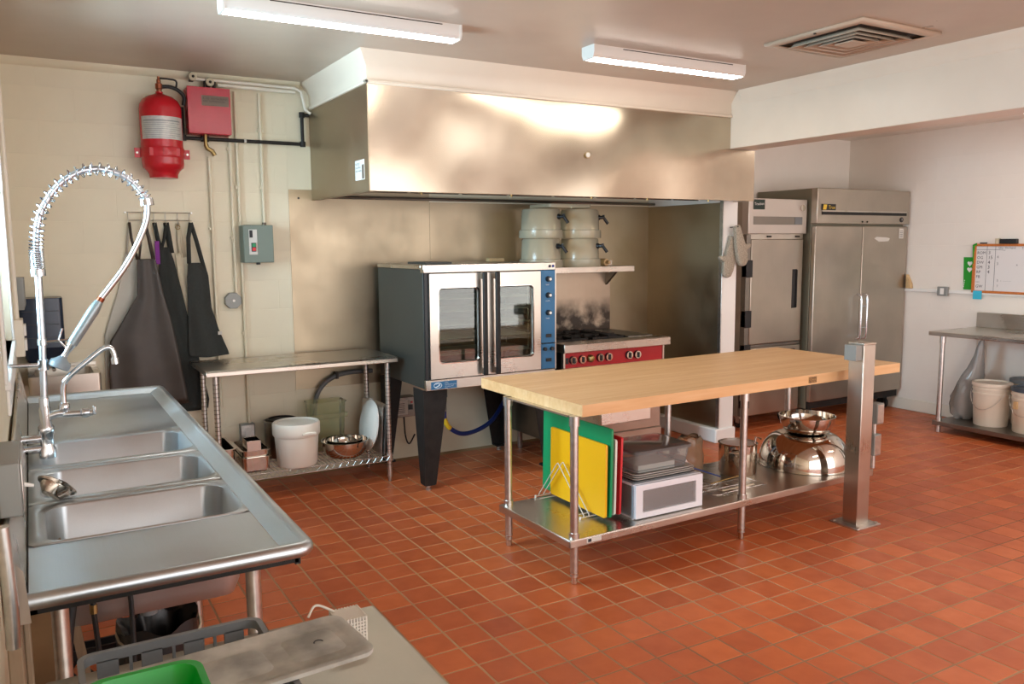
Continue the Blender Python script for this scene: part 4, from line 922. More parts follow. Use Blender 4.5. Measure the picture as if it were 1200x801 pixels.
def bowl(c, R_, H, r0, mat=None, inv=False, rimr=.006):
    pf = []
    for k in range(11):
        a = PI/2*k/10; pf.append((r0+(R_-r0)*math.sin(a)**.85 if k else r0, H*(1-math.cos(a))))
    inner = [(max(0, x-.003), z+.003) for x, z in pf[::-1]]
    prof = [(0, 0)] + pf + [(R_+rimr, H), (R_+rimr, H+.004), (R_-.003, H+.005)] + inner[1:] + [(0, .003)]
    if inv: prof = [(x, -z) for x, z in prof]
    return B().lathe(prof, c, 48)
bowl((-.26, 2.56, SH+.0), .16, .115, .07).build('body', 'steel_mirror', t)
tag(bowl((-.255, 2.565, SH+.045), .118, .075, .05).build('mixing_bowl', 'steel_mirror', loc=(-.255, 2.58, SH+.045)), 'smaller stainless bowl nested inside the wide shallow mixing bowl', 'bowl')
def tilted_disc(name, label, c, R_, mat, cat, tilt, depth=.015):
    q = Matrix.Rotation(tilt, 3, 'Y') 
    m3 = q @ Matrix.Rotation(PI/2, 3, 'Y')
    return tag(B().lathe([(0, 0), (R_*.75, 0), (R_*.82, depth*.6), (R_, depth), (R_, depth+.005), (R_*.8, depth*.6+.005), (R_*.74, .005), (0, .005)], c, 36, mat=m3).build(name, mat, loc=c), label, cat)
tilted_disc('round_platter', 'large round white plastic platter leaning at the right end of the wire shelf', (-.075, 2.62, SH+.192), .182, 'hdpe', 'platter', math.radians(10))
for k, (lab, dx) in enumerate((('silver sheet pan leaning directly behind the white platter', .040), ('silver sheet pan between the other two leaning pans', .062), ('silver sheet pan leaning nearest the table leg', .084))):
    o = B().loops([[(x, y, z) for x, y, z in ((-.08+dx, 2.48, SH+.01), (-.08+dx, 2.85, SH+.01), (-.08+dx, 2.85, SH+.33), (-.08+dx, 2.48, SH+.33))],
                   [(x, y, z) for x, y, z in ((-.068+dx, 2.46, SH-.0), (-.068+dx, 2.87, SH-.0), (-.068+dx, 2.87, SH+.345), (-.068+dx, 2.46, SH+.345))],
                   [(x, y, z) for x, y, z in ((-.066+dx, 2.46, SH-.0), (-.066+dx, 2.87, SH-.0), (-.066+dx, 2.87, SH+.345), (-.066+dx, 2.46, SH+.345))],
                   [(x, y, z) for x, y, z in ((-.077+dx, 2.482, SH+.012), (-.077+dx, 2.848, SH+.012), (-.077+dx, 2.848, SH+.328), (-.077+dx, 2.482, SH+.328))]], True, True).build('sheet_pan', 'galv', loc=(-.07+dx, 2.66, SH))
    o.rotation_euler = (0, math.radians(3.5), 0); tag(o, lab, 'pan', 'sheet pans leaning on the wire shelf')
t = thing('hose_conduit', 'grey flexible conduit curving down behind the square container', 'conduit', (-.36, 2.93, .45))
B().tube(spline([(.10, 2.945, .72), (-.08, 2.945, .722), (-.2, 2.94, .70), (-.29, 2.94, .64), (-.34, 2.94, .55), (-.355, 2.94, .42), (-.36, 2.94, .2)]), .017, 10).build('conduit', 'greyhose', t)
for x in (-.18,): B().box(x-.01, 2.92, .685, x+.01, 2.96, .735).build('clip', 'blackmetal', t)
t = thing('relay_box', 'steel electrical box with a white label behind the oven leg', 'electrical box', (.33, 2.93, .35))
B().box(.22, 2.89, .345, .43, YB-.005, .50).build('box', 'steel_dark', t, bevel=.004)
B().box(.245, 2.887, .365, .36, 2.890, .475).build('label_sheet', 'label', t)
b = B()
for k in range(6): b.box(.255, 2.886, .38+k*.014, .335, 2.8872, .384+k*.014)
b.build('print_line', 'ink', t)
B().box(.365, 2.884, .40, .40, 2.890, .44).build('switch', 'black', t)
B().box(.385, 2.884, .45, .40, 2.890, .465).build('red_lamp', 'redpanel', t)

# ------------------------------------------------------------------ convection oven
OX0, OX1, OY, OYB, OZ0, OZ1 = .135, 1.16, 2.035, 2.86, .695, 1.53
t = thing('convection_oven', 'dark convection oven with two glass doors on tall legs', 'oven', ((OX0+OX1)/2, 2.45, 0))
b = B()
b.box(OX0, OY+.02, OZ0+.01, OX0+.03, OYB, 1.50).box(OX1-.03, OY+.02, OZ0+.01, OX1, OYB, 1.50).box(OX0+.03, OYB-.03, OZ0+.01, OX1-.03, OYB, 1.50).box(OX0+.03, OY+.02, OZ0+.01, OX1-.03, OYB-.03, .80).box(OX0+.03, OY+.02, 1.45, OX1-.03, OYB-.03, 1.50).box(1.0, OY+.02, .8, OX1-.03, OYB-.03, 1.45)
b.build('body', 'ovenbody', t, bevel=.003)
B().box(OX0+.03, OY+.50, .80, 1.0, OYB-.03, 1.45).box(OX0+.03, OY+.03, .80, 1.0, OY+.5, .803).box(OX0+.03, OY+.03, .80, OX0+.034, OY+.5, 1.45).box(.996, OY+.03, .80, 1.0, OY+.5, 1.45).build('cavity_lining', 'ovenin', t)
B().box(OX0-.004, OY-.0, 1.478, OX1+.004, OY+.05, 1.533).box(OX0-.004, OY+.05, 1.50, OX1+.004, OYB, 1.531).build('top_cap', 'steel', t, bevel=.004)
B().box(.22, 2.2, 1.531, .42, 2.5, 1.545).build('flue_cover', 'ovenbody', t)
B().box(OX0, OY+.0, OZ0, OX1, OY+.03, .765).build('base_rail', 'steel', t, bevel=.003)
B().box(OX0+.006, OY+.008, .765, OX0+.03, OY+.03, 1.478).build('side_gasket', 'black', t)
def door(x0, x1, wx0, wx1, gasket):
    z0, z1, wz0, wz1 = .772, 1.472, .872, 1.378
    yf, yb = OY-.012, OY+.018
    hole_f = [(p[0], yf, p[1]) for p in [(q[0], q[1]) for q in rrect(wx0, wz0, wx1, wz1, .028, 0)]]
    out_f = [(p[0], yf, p[1]) for p in [(q[0], q[1]) for q in rrect(x0, z0, x1, z1, .0015, 0)]]
    sh = lambda L, y: [(a, y, c) for a, _, c in L]
    hole_in = [(q[0], OY+.010, q[1]) for q in rrect(wx0+.012, wz0+.012, wx1-.012, wz1-.012, .02, 0)]
    d = B().loops([sh(out_f, yb), out_f, hole_f, hole_in, sh(hole_in, yb)], False, False).build('door', 'steel', t, smooth=30)
    B().box(wx0+.008, OY+.004, wz0+.008, wx1-.008, OY+.007, wz1-.008).build('window_pane', 'glass', d)
    b = B(); b.loops([[(q[0], OY-.0125, q[1]) for q in rrect(wx0-.004, wz0-.004, wx1+.004, wz1+.004, .03, 0)], [(q[0], OY-.0125, q[1]) for q in rrect(wx0+.002, wz0+.002, wx1-.002, wz1-.002, .026, 0)], [(q[0], OY-.006, q[1]) for q in rrect(wx0+.004, wz0+.004, wx1-.004, wz1-.004, .024, 0)]], False, False)
    b.build('window_bezel', 'steel_mirror', d)
    return d
d1 = door(.168, .598, .232, .535, 0); d2 = door(.602, 1.03, .672, .972, 0)
for d, hx in ((d1, .562), (d2, .66)):
    B().box(hx-.021, 1.965, .775, hx+.012, 1.99, 1.478).build('handle', M['blackmetal'], d, bevel=.008)
    for z in (.80, 1.45): B().box(hx-.012, 1.985, z-.02, hx+.01, OY-.011, z+.02).build('handle_mount', 'steel_dark', d)
for z in (1.30, 1.215, 1.12, 1.03, .92):
    b = B()
    for k in range(6): b.tube([(.19, 2.10+k*.075, z), (.99, 2.10+k*.075, z)], .006, 6)
    for x in (.19, .45, .72, .99): b.tube([(x, 2.09, z-.004), (x, 2.49, z-.004)], .003, 6)
    b.build('oven_rack', 'aluminium', t)
for x in (.185, .995):
    b = B()
    for k in range(9): b.box(x-.006, 2.12, .86+k*.06, x+.006, 2.48, .866+k*.06)
    for y in (2.14, 2.46): b.cyl((x, y, .82), (x, y, 1.43), .005, n=6)
    b.build('rack_guide', 'chrome', t)
B().box(1.035, OY-.006, .77, OX1-.004, OY+.02, .95).build('lower_panel', 'blue', t, bevel=.002)
B().box(1.035, OY-.006, .958, OX1-.004, OY+.02, 1.476).build('control_panel', 'blue', t, bevel=.002)
B().box(OX1-.006, OY-.008, .765, OX1+.003, OY+.03, 1.478).build('edge_trim', 'steel_z', t)
for z in (1.415, 1.30, 1.175):
    kb = B().cyl((1.095, OY-.006, z), (1.095, OY-.03, z), .021, .017, 18).build('knob', 'black', t)
    B().cyl((1.10, OY-.030, z), (1.10, OY-.034, z), .010, n=12).build('knob_cap', 'white', kb)
    lettering('print_mark', 'TIMER' if z < 1.2 else 'TEMP' if z > 1.35 else 'COOK', 'inklight', t, (1.075, OY-.0065, z-.045), (1, 0, 0), (0, 0, 1), .012)
for x, z in ((1.065, .915), (1.125, .915)): B().cyl((x, OY-.006, z), (x, OY-.022, z), .014, n=14).build('push_button', 'black', t)
for z in (1.01, .835):
    B().box(1.075, OY-.014, z-.012, 1.12, OY-.006, z+.012).build('rocker_switch', 'black', t, bevel=.002)
lettering('emblem_lettering', 'e  i', 'bluehose', t, (1.10, OY-.0008, 1.495), (1, 0, 0), (0, 0, 1), .03)
for x, m_ in ((1.115, 'ink'), (1.142, 'bluehose')): B().cyl((x, OY-.0025, 1.506), (x, OY, 1.506), .010, n=14).build('round_sticker', m_, t)
lb = B().box(.172, OY-.003, .697+.004, .362, OY, .752).build('maker_label', 'blue', t)
b = B().tube([(.21+.022*math.cos(a)*1.3+.01, OY-.0035, .727+.018*math.sin(a)) for a in [2*PI*k/20 for k in range(20)]], .0022, 5, closed=True)
b.tube([(.20, OY-.0035, .715), (.222, OY-.0035, .722), (.238, OY-.0035, .738)], .003, 5).tube([(.205, OY-.0035, .735), (.222, OY-.0035, .742), (.236, OY-.0035, .722)], .0018, 5)
b.build('emblem', 'inklight', lb)
for k, (w_, txt) in enumerate(((0, 'Duke'), (0, 'Manufacturing Co.'), (0, 'St. Louis, MO'), (0, 'USA'))):
    lettering('lettering', txt, 'inklight', lb, (.272, OY-.0032, .738-k*.0125), (1, 0, 0), (0, 0, 1), .0115, .0005)
def oven_leg(x, y, sx, sy):
    w0, w1 = .175, .082
    def L(w, z, th=.004):
        return [(x, y, z), (x+sx*w, y, z), (x+sx*w, y+sy*th, z), (x+sx*th, y+sy*th, z), (x+sx*th, y+sy*w, z), (x, y+sy*w, z)]
    b = B().loops([L(w0, OZ0), L(w0*.97, OZ0-.08), L(w1, .045), L(w1, .04)])
    lg = b.build('leg', M['blackmetal'], t, smooth=0)
    B().box(x+sx*.004, y+sy*.004, .035, x+sx*(w1-.006), y+sy*(w1-.006), .05).build('leg_plate', M['blackmetal'], lg)
    B().lathe([(0, 0), (.02, 0), (.02, .012), (.014, .016), (.014, .036), (0, .036)], (x+sx*.04, y+sy*.04, 0), 12).build('foot', 'galv', lg)
oven_leg(OX0-.005, OY+.03, 1, 1); oven_leg(OX1, OY+.03, -1, 1); oven_leg(OX0-.005, OYB-.005, 1, -1); oven_leg(OX1, OYB-.005, -1, -1)
t = thing('gas_connector', 'blue coated gas hose with a yellow sleeve under the oven', 'hose', (.4, 2.5, .3))
B().tube([(.46, 2.45, .695), (.46, 2.45, .52)], .016, 10).build('valve_pipe', 'blackmetal', t)
B().box(.44, 2.43, .56, .48, 2.47, .60).build('shutoff', 'greygreen', t)
hp = spline([(.46, 2.45, .46), (.465, 2.45, .39), (.51, 2.46, .32), (.63, 2.50, .255), (.80, 2.57, .25), (.97, 2.64, .30), (1.15, 2.76, .42), (1.22, 2.8, .50)], 6)
B().tube([(.46, 2.45, .52), (.46, 2.45, .455)], .02, 10).build('nut', 'galv', t)
B().tube(hp[5:13], .0185, 10).build('yellow_sleeve', 'tapeyel', t)
B().tube(hp, .017, 10).build('hose', 'bluehose', t)
tag(B().tube(spline([(.33, 2.9, .36), (.34, 2.9, .2), (.37, 2.9, .13), (.42, 2.9, .2)]), .006, 6).build('wire_loop', 'rubber', loc=(.36, 2.9, .13)), 'thin black cord hanging from the box behind the oven leg', 'wire')
tag(B().box(.98, 2.68, 1.5325, 1.11, 2.74, 1.555).build('wood_offcut', 'tan', loc=(1.04, 2.71, 1.5325)), 'small tan wooden block on top of the oven beside the dispensers', 'block')

# ------------------------------------------------------------------ range
RX0, RX1, RY = 1.24, 2.185, 2.06
t = thing('gas_range', 'stainless gas range with a red knob panel beside the oven', 'range', ((RX0+RX1)/2, 2.5, 0))
B().box(RX0, RY+.02, .16, RX1, 2.86, .88).build('body', 'steel_dark', t)
B().box(RX0-.004, RY+.01, .70, RX0, 2.86, .90).build('side_panel', 'black', t)
B().prism([(RY-.035, .868), (RY-.035, .925), (RY-.028, .932), (RY+.12, .932), (RY+.12, .868)], 'x', RX0-.005, RX1+.055).build('front_rail', 'steel', t, bevel=.004)
B().box(RX0+.015, RY-.004, .755, RX1-.005, RY+.03, .868).build('knob_panel', 'redpanel', t)
for xa, xb in ((RX0, RX0+.015), (RX1-.005, RX1+.01)): B().box(xa, RY-.012, .745, xb, RY+.03, .868).build('panel_end', 'steel', t)
B().prism([(RY-.045, .725), (RY-.045, .74), (RY-.02, .755), (RY+.03, .755), (RY+.03, .715)], 'x', RX0-.002, RX1+.02).build('lower_lip', 'steel', t, bevel=.003)
Y0 = RY-.004
for k, (kx, kz) in enumerate(((1.325, .81), (1.408, .81), (1.572, .812), (1.65, .812), (1.845, .812), (1.925, .81))):
    kb = B().cyl((kx, Y0, kz), (kx, Y0-.018, kz), .031, .028, 20).build('knob', 'black', t)
    B().lathe([(.018, 0), (.029, 0), (.029, .004), (.018, .004)], (kx, Y0-.0225, kz), 20, axis='y').build('knob_ring', 'steel_mirror', kb)
    B().box(kx-.005, Y0-.034, kz-.02, kx+.005, Y0-.018, kz+.02).build('knob_grip', 'black', kb)
kb = B().lathe([(0, -.04), (.02, -.036), (.028, -.02), (.03, 0)], (1.482, Y0, .812), 20, axis='y').build('thermostat_knob', 'brass', t)
B().box(1.263, Y0-.006, .785, 1.288, Y0, .83).build('pilot_switch', 'black', t)
B().box(RX0+.02, RY-.01, .22, RX1-.02, RY+.02, .70).build('oven_door', 'steel', t, bevel=.005)
B().tube([(RX0+.12, RY-.05, .64), (RX1-.12, RY-.05, .64)], .012, 10).build('door_handle', 'chrome', t)
B().box(RX0, RY-.0, .13, RX1, RY+.03, .21).build('kick_plate', 'steel', t)
for x in (RX0+.06, RX1-.06):
    for y in (RY+.07, 2.78): B().lathe([(0, 0), (.02, 0), (.022, .02), (.02, .15), (.026, .16), (0, .16)], (x, y, 0), 12).build('leg', 'galv', t)
B().box(RX0, RY+.12, .88, 1.94, 2.74, .905).build('burner_deck', 'cast', t)
B().box(1.945, RY+.12, .90, RX1, 2.72, .938).build('griddle_plate', 'steel_dark', t, bevel=.003)
for gx in (1.255, 1.60):
    for gy in (2.20, 2.46):
        b = B(); w_, d_ = .325, .25; z = .945
        b.box(gx, gy, .908, gx+.012, gy+d_, z).box(gx+w_-.012, gy, .908, gx+w_, gy+d_, z).box(gx, gy, .93, gx+w_, gy+.012, z).box(gx, gy+d_-.012, .93, gx+w_, gy+d_, z)
        cx_, cy_ = gx+w_/2, gy+d_/2
        for k in range(8):
            a = 2*PI*k/8; b.obox((cx_+.085*math.cos(a), cy_+.075*math.sin(a), .945), (.06*math.cos(a), .055*math.sin(a), 0), (-.005*math.sin(a), .005*math.cos(a), 0), (0, 0, .012))
        b.build('grate', 'cast', t)
        B().lathe([(0, .905), (.045, .905), (.045, .925), (.03, .932), (0, .932)], (cx_, cy_, 0), 16).build('burner', 'cast', t)
rb = B().box(RX0, 2.745, .90, RX1, 2.765, 1.46).build('back_guard', 'soot', t, loc=None)
# shift the guard's own coordinates so that the soot fades upwards from the burners
rb.data.transform(Matrix.Translation((0, 0, -.96))); rb.location = (0, 0, .96)
B().box(RX0-.05, 2.50, 1.468, RX1+.06, 2.80, 1.478).box(RX0-.05, 2.492, 1.432, RX1+.06, 2.50, 1.478).box(RX0-.05, 2.795, 1.45, RX1+.06, 2.80, 1.52).build('high_shelf', 'steel', t, bevel=.002)
for x in (RX0+.02, RX1-.05): B().prism([(2.765, 1.30), (2.765, 1.466), (2.55, 1.466)], 'x', x, x+.02).build('shelf_bracket', 'steel_dark', t)

# drink dispensers, upside down, nested two and two on the range shelf
def dispenser(c, z, label, R_=.155, H=.225, ang=-1.2, tilt=0):
    t = thing('drink_dispenser', label, 'dispenser', (c[0], c[1], z), 0, 'upturned drink dispensers')
    B().lathe([(R_+.018, z), (R_+.02, z+.004), (R_+.018, z+.062), (R_+.004, z+.066), (R_-.004, z+H-.01), (R_-.012, z+H), (0, z+H+.002)], (c[0], c[1], 0), 36).build('vessel', 'frost', t)
    px, py, pz = c[0]+(R_+.0)*math.cos(ang), c[1]+(R_+.0)*math.sin(ang), z+.165
    d = Vector((math.cos(ang), math.sin(ang), 0))
    tp = B().cyl((px, py, pz), Vector((px, py, pz))+d*.05, .014, n=12).build('tap', 'black', t)
    B().cyl(Vector((px, py, pz))-d*.004, Vector((px, py, pz))+d*.012, .022, n=14).build('tap_nut', 'black', tp)
    e_ = Vector((px, py, pz))+d*.045
    B().tube([e_+Vector((0, 0, .02)), e_, e_+Vector((d.x*.02+.02, d.y*.02, -.05))], [.010, .012, .013], 10).build('tap_lever', 'black', tp)
    return t
SZ2 = 1.479
dispenser((1.40, 2.605), SZ2, 'milky drink dispenser with a black tap, lower left of the four', ang=-1.15)
dispenser((1.40, 2.605), SZ2+.228, 'milky drink dispenser with a black tap, upper left of the four', ang=-1.05)
dispenser((1.765, 2.60), SZ2, 'milky drink dispenser with a black tap, lower right of the four', ang=-1.0)
dispenser((1.765, 2.60), SZ2+.228, 'milky drink dispenser with a tap turned right, upper right of the four', ang=-.35)
tag(B().loops([rrect(1.42, 2.50, 1.80, 2.80, .03, SZ2+.462), rrect(1.41, 2.49, 1.81, 2.81, .03, SZ2+.466), rrect(1.41, 2.49, 1.81, 2.81, .03, SZ2+.492), rrect(1.43, 2.51, 1.79, 2.79, .03, SZ2+.495)]).build('container_lid', 'frost', loc=(1.6, 2.7, SZ2+.462)), 'flat milky lid laid across the two upper drink dispensers', 'lid')
t = thing('rolling_pin', 'round pale wooden end beside the right drink dispensers', 'rolling pin', (2.02, 2.68, SZ2))
B().lathe([(0, -.1), (.028, -.1), (.030, -.09), (.030, .14), (.028, .15), (0, .15)], (2.01, 2.66, SZ2+.031), 20, axis='y').build('roller', 'tan', t)
B().lathe([(0, -.14), (.012, -.138), (.014, -.1)], (2.01, 2.66, SZ2+.031), 12, axis='y').build('handle', 'tan', t)
tag(B().tube([(-.0+2.06, 2.70, SZ2+.006), (2.12, 2.68, SZ2+.006)], .006, 8).build('small_spoon', 'steel_dark', loc=(2.09, 2.69, SZ2)), 'small dark metal piece at the right end of the range shelf', 'spoon')

# ------------------------------------------------------------------ oven mitts on the partition post
def mitt(label, c, ang, y, flip):
    t = thing('oven_mitt', label, 'oven mitt', (c[0], y, c[1]-.17), 0, 'oven mitts on the white post')
    body = [(-.028, .17), (.028, .17), (.038, .10), (.05, .03), (.056, 0), (.105, -.005), (.118, -.02), (.105, -.038), (.062, -.048), (.06, -.10), (.05, -.145), (.025, -.168), (-.005, -.17), (-.035, -.155), (-.052, -.11), (-.055, -.04), (-.05, .03), (-.036, .10)]
    body = [(-u if flip else u, v) for u, v in body]; ca, sa = math.cos(ang), math.sin(ang)
    P = lambda s_, yy: [(c[0]+(u*s_)*ca-(v*s_)*sa, yy, c[1]+(u*s_)*sa+(v*s_)*ca) for u, v in body]
    o = B().loops([P(.93, y+.016), P(1, y+.008), P(1, y-.012), P(.92, y-.022)]).build('mitten', 'mitt', t, smooth=80, bevel=.004)
    return t
mitt('grey terry oven mitt behind, thumb to the left, on the white post', (2.855, 1.545), math.radians(-9), PY-.02, True)
mitt('grey terry oven mitt in front, thumb to the right, on the white post', (2.925, 1.635), math.radians(14), PY-.062, False)
tag(B().cyl((2.878, PY-.09, 1.79), (2.878, PY+.002, 1.785), .004, n=8).build('mitt_hook', 'blackmetal', loc=(2.878, PY-.04, 1.785)), 'small hook in the white post that carries the oven mitts', 'hook')

# ------------------------------------------------------------------ refrigerators
FY1 = 2.235
t = thing('reach_in_freezer', 'narrow stainless reach-in refrigerator with one column of half doors', 'refrigerator', (3.62, 2.55, 0))
ax0, ax1 = 3.265, 3.985
B().box(ax0, FY1+.06, .12, ax1, YR-.02, 2.035).build('cabinet', 'steel_fridge', t, bevel=.004)
B().box(ax0-.004, FY1-.015, 1.735, ax1+.004, FY1+.06, 2.04).build('grille_panel', plain('pale_steel', (206, 198, 190), .33, .85, var=.03, scale=3), t, bevel=.005)
B().box(ax0+.055, FY1-.017, 1.815, ax1-.055, FY1-.013, 1.885).build('grille_recess', 'steel_dark', t)
B().box(ax1-.155, FY1-.020, 1.82, ax1-.06, FY1-.014, 1.882).build('thermometer_window', 'greyplastic', t)
B().cyl((ax1-.055, FY1-.022, 1.965), (ax1-.055, FY1-.014, 1.965), .028, n=20).build('dial', 'steel_mirror', t)
lg_ = B().box(ax0+.05, FY1-.019, 1.945, ax0+.185, FY1-.014, 2.03).build('logo_plate', plain('logo_dark_green', (26, 44, 34), .4), t)
lettering('lettering', 'Traulsen', 'white', lg_, (ax0+.058, FY1-.0192, 1.98), (1, 0, .04), (0, 0, 1), .033)
B().box(ax0+.04, FY1+.02, 1.69, ax1, FY1+.06, 1.735).build('rail', 'steel', t)
for x in (ax0+.26, ax1-.1): B().box(x, FY1+.01, 1.705, x+.05, FY1+.02, 1.72).build('catch', 'blackmetal', t)
d1 = B().box(ax0+.055, FY1, .765, ax1-.012, FY1+.05, 1.69).build('door', 'steel_fridge', t, bevel=.008)
d2 = B().box(ax0+.055, FY1, .13, ax1-.012, FY1+.05, .735).build('door', 'steel_fridge', t, bevel=.008)
B().box(ax0+.055, FY1+.01, .738, ax1-.012, FY1+.055, .762).build('mullion', 'steel_dark', t)
for d, z0, z1 in ((d1, 1.07, 1.42), (d2, .52, .70)):
    B().box(ax1-.145, FY1-.004, z0, ax1-.085, FY1+.002, z1).build('handle_recess', 'black', d, bevel=.008)
    B().box(ax1-.10, FY1-.014, z0+.005, ax1-.088, FY1-.0, z1-.005).build('handle_lip', 'blackmetal', d, bevel=.003)
for z in (1.36, .92, .62, .2): B().box(ax0+.0, FY1-.004, z, ax0+.075, FY1+.055, z+.15).build('hinge', 'black', t, bevel=.004)
B().box(ax0+.0, FY1+.005, .13, ax0+.05, FY1+.06, 1.73).build('hinge_post', 'steel_dark', t)
for x in (ax0+.08, ax1-.08):
    for y in (FY1+.12, YR-.1):
        B().lathe([(0, -.016), (.045, -.016), (.045, .016), (0, .016)], (x, y, .05), 16, axis='x').build('caster', 'rubber', t)
        B().box(x-.022, y-.022, .05, x+.022, y+.022, .122).build('caster_fork', 'galv', t)
FY2 = 2.14
t = thing('reach_in_refrigerator', 'large stainless reach-in refrigerator with two tall doors in the bay corner', 'refrigerator', (4.67, 2.5, 0))
cx0, cx1 = 4.015, 5.335
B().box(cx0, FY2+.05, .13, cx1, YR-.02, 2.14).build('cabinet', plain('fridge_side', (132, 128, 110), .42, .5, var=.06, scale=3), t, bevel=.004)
B().box(cx0, FY2-.01, 1.825, cx1, FY2+.06, 2.142).build('header_panel', 'steel_fridge', t, bevel=.006)
B().box(cx0+.06, FY2-.016, 1.905, cx1-.05, FY2-.008, 1.935).build('header_groove', 'blackmetal', t)
B().box(cx0+.06, FY2-.018, 1.932, cx1-.05, FY2-.008, 1.944).build('groove_lip', 'steel', t)
lg_ = B().box(cx0+.055, FY2-.020, 1.945, cx0+.235, FY2-.01, 2.0).build('logo_plate', 'black', t)
lettering('lettering', 'True', 'gold', lg_, (cx0+.135, FY2-.0205, 1.957), (1, 0, 0), (0, 0, 1), .045)
B().prism([(cx0+.062, 1.95), (cx0+.105, 1.95), (cx0+.115, 1.995), (cx0+.072, 1.995)], 'y', FY2-.0215, FY2-.019).build('logo_mark', 'gold', lg_)
B().cyl((cx1-.12, FY2-.016, 1.868), (cx1-.12, FY2-.009, 1.868), .024, n=20).build('lock_badge', 'black', t)
lettering('print_mark', 'T', 'inklight', t, (cx1-.128, FY2-.0165, 1.857), (1, 0, 0), (0, 0, 1), .03)
for x in (cx0+.62, cx0+.69): B().cyl((x, FY2-.018, 1.845), (x, FY2-.008, 1.845), .008, n=8).build('lamp_switch', 'blackmetal', t)
mid = (cx0+cx1)/2-.01
ds = []
for a, c in ((cx0, mid-.004), (mid+.004, cx1)):
    ds.append(B().box(a, FY2, .20, c, FY2+.045, 1.805).build('door', 'steel_fridge', t, bevel=.006))
    B().box(a+.02, FY2+.045, .22, c-.02, FY2+.055, 1.79).build('gasket', 'black', ds[-1])
for d, x in ((ds[0], mid-.045), (ds[1], mid+.04)):
    B().tube([(x, FY2+.002, 1.17), (x, FY2-.045, 1.16), (x, FY2-.05, 1.12), (x, FY2-.05, .80), (x, FY2-.045, .76), (x, FY2+.002, .75)], .011, 10).build('handle', 'chrome', d)
for z in (.86, 1.06): B().tube([(mid-.045, FY2-.05, z), (mid+.04, FY2-.05, z)], .006, 8).build('handle_tie', 'chrome', ds[0])
B().prism([(mid+.17, 1.69), (mid+.24, 1.66), (mid+.38, 1.665), (mid+.40, 1.69), (mid+.36, 1.70), (mid+.20, 1.705)], 'y', FY2-.002, FY2+.001).build('torn_label', 'label', ds[1])
lbl = B().box(cx1-.13, FY2-.002, 1.69, cx1-.065, FY2+.001, 1.785).build('notice_label', 'label', ds[1])
for k in range(4): B().box(cx1-.12, FY2-.003, 1.705+k*.018, cx1-.078, FY2-.001, 1.711+k*.018).build('print_line', 'greyplastic', lbl)
B().box(cx0+.01, FY2+.03, .13, cx1-.01, FY2+.07, .195).build('kick_panel', 'blackmetal', t)
for x in (cx0+.1, cx1-.1):
    for y in (FY2+.12, YR-.1):
        B().lathe([(0, -.018), (.055, -.018), (.055, .018), (0, .018)], (x, y, .056), 16, axis='x').build('caster', 'rubber', t)
        B().box(x-.028, y-.03, .06, x+.028, y+.03, .132).build('caster_fork', 'blackmetal', t)

# ------------------------------------------------------------------ butcher block island
IR = math.radians(1.3)
IC = Vector((1.37, .757, 0))
t = thing('island_table', 'long butcher block island table on stainless legs', 'table', IC, IR)
def iw(x, y, z): return IC + Matrix.Rotation(IR, 3, 'Z') @ Vector((x, y, z))
class BI(B):                             # shapes in the island's own frame
    def build(s, *a, **k):
        s.v = [IC + Matrix.Rotation(IR, 3, 'Z') @ p for p in s.v]; return B.build(s, *a, **k)
tw, td, tz0, tz1 = 1.243, .489, .842, .90
nst = 24; sw = 2*td/nst
for k in range(nst):                     # each maple stave is a piece, butted end to end in two lengths
    y = -td+k*sw; cut = random.uniform(-.7, .7)
    for a, c in ((-tw, cut), (cut, tw)): BI().box(a, y+.0002, tz0, c-.0003, y+sw-.0002, tz1-random.uniform(0, .0003)).build('stave', 'butcher', t, smooth=0)
BI().box(.375, -td-.0012, tz0+.010, .445, -td, tz1-.012).build('maker_brand', plain('brand_burn', (176, 132, 78), .6), t)
for k, tx in enumerate(('JOHN', 'BOOS')):
    lettering('lettering', tx, 'ink', t, iw(.379, -td-.0014, .872-k*.020), iw(1, 0, 0)-IC, (0, 0, 1), .024)
LXs = (-1.255, -.095, 1.003); LYs = (-.441, .176)
for lx_ in LXs:
    for ly_ in LYs:
        lg = BI().cyl((lx_, ly_, .04), (lx_, ly_, tz0-.002), .0205, n=16).build('leg', 'galv', t)
        BI().lathe([(.012, 0), (.016, .004), (.016, .05), (.021, .055), (.021, .06)], (lx_, ly_, 0), 14).build('foot', 'steel_mirror', lg)
        BI().cyl((lx_, ly_, .195), (lx_, ly_, .262), .0265, n=16).build('shelf_socket', 'galv', lg)
        BI().cyl((lx_, ly_, tz0-.05), (lx_, ly_, tz0-.0005), .026, n=16).build('top_socket', 'galv', lg)
sx0, sx1, sy0, sy1 = LXs[0]-.045, LXs[2]+.045, LYs[0]-.028, LYs[1]+.028
BI().box(sx0, sy0, .228, sx1, sy1, .236).box(sx0, sy0, .196, sx1, sy0+.01, .232).box(sx0, sy1-.01, .196, sx1, sy1, .232).box(sx0, sy0, .196, sx0+.01, sy1, .232).box(sx1-.01, sy0, .196, sx1, sy1, .232).build('undershelf', 'steel', t, bevel=.003)
BI().box(-1.20, sy0-.0015, .206, -1.11, sy0, .228).build('shelf_label', 'label', t)
BI().box(-1.192, sy0-.0022, .209, -1.172, sy0-.0008, .225).build('label_mark', 'ink', t)
for xx in LXs: BI().box(xx-.02, LYs[0]+.03, tz0-.010, xx+.02, LYs[1], tz0-.0005).build('top_channel', 'steel', t)
dw = BI().box(-.99, -.31, .735, -.66, .12, tz0-.012).build('drawer', 'steel', t, bevel=.003)
BI().box(-1.0, -.32, tz0-.012, -.65, .13, tz0-.001).build('drawer_slide', 'galv', dw)
SF = .2365
Zs = SF
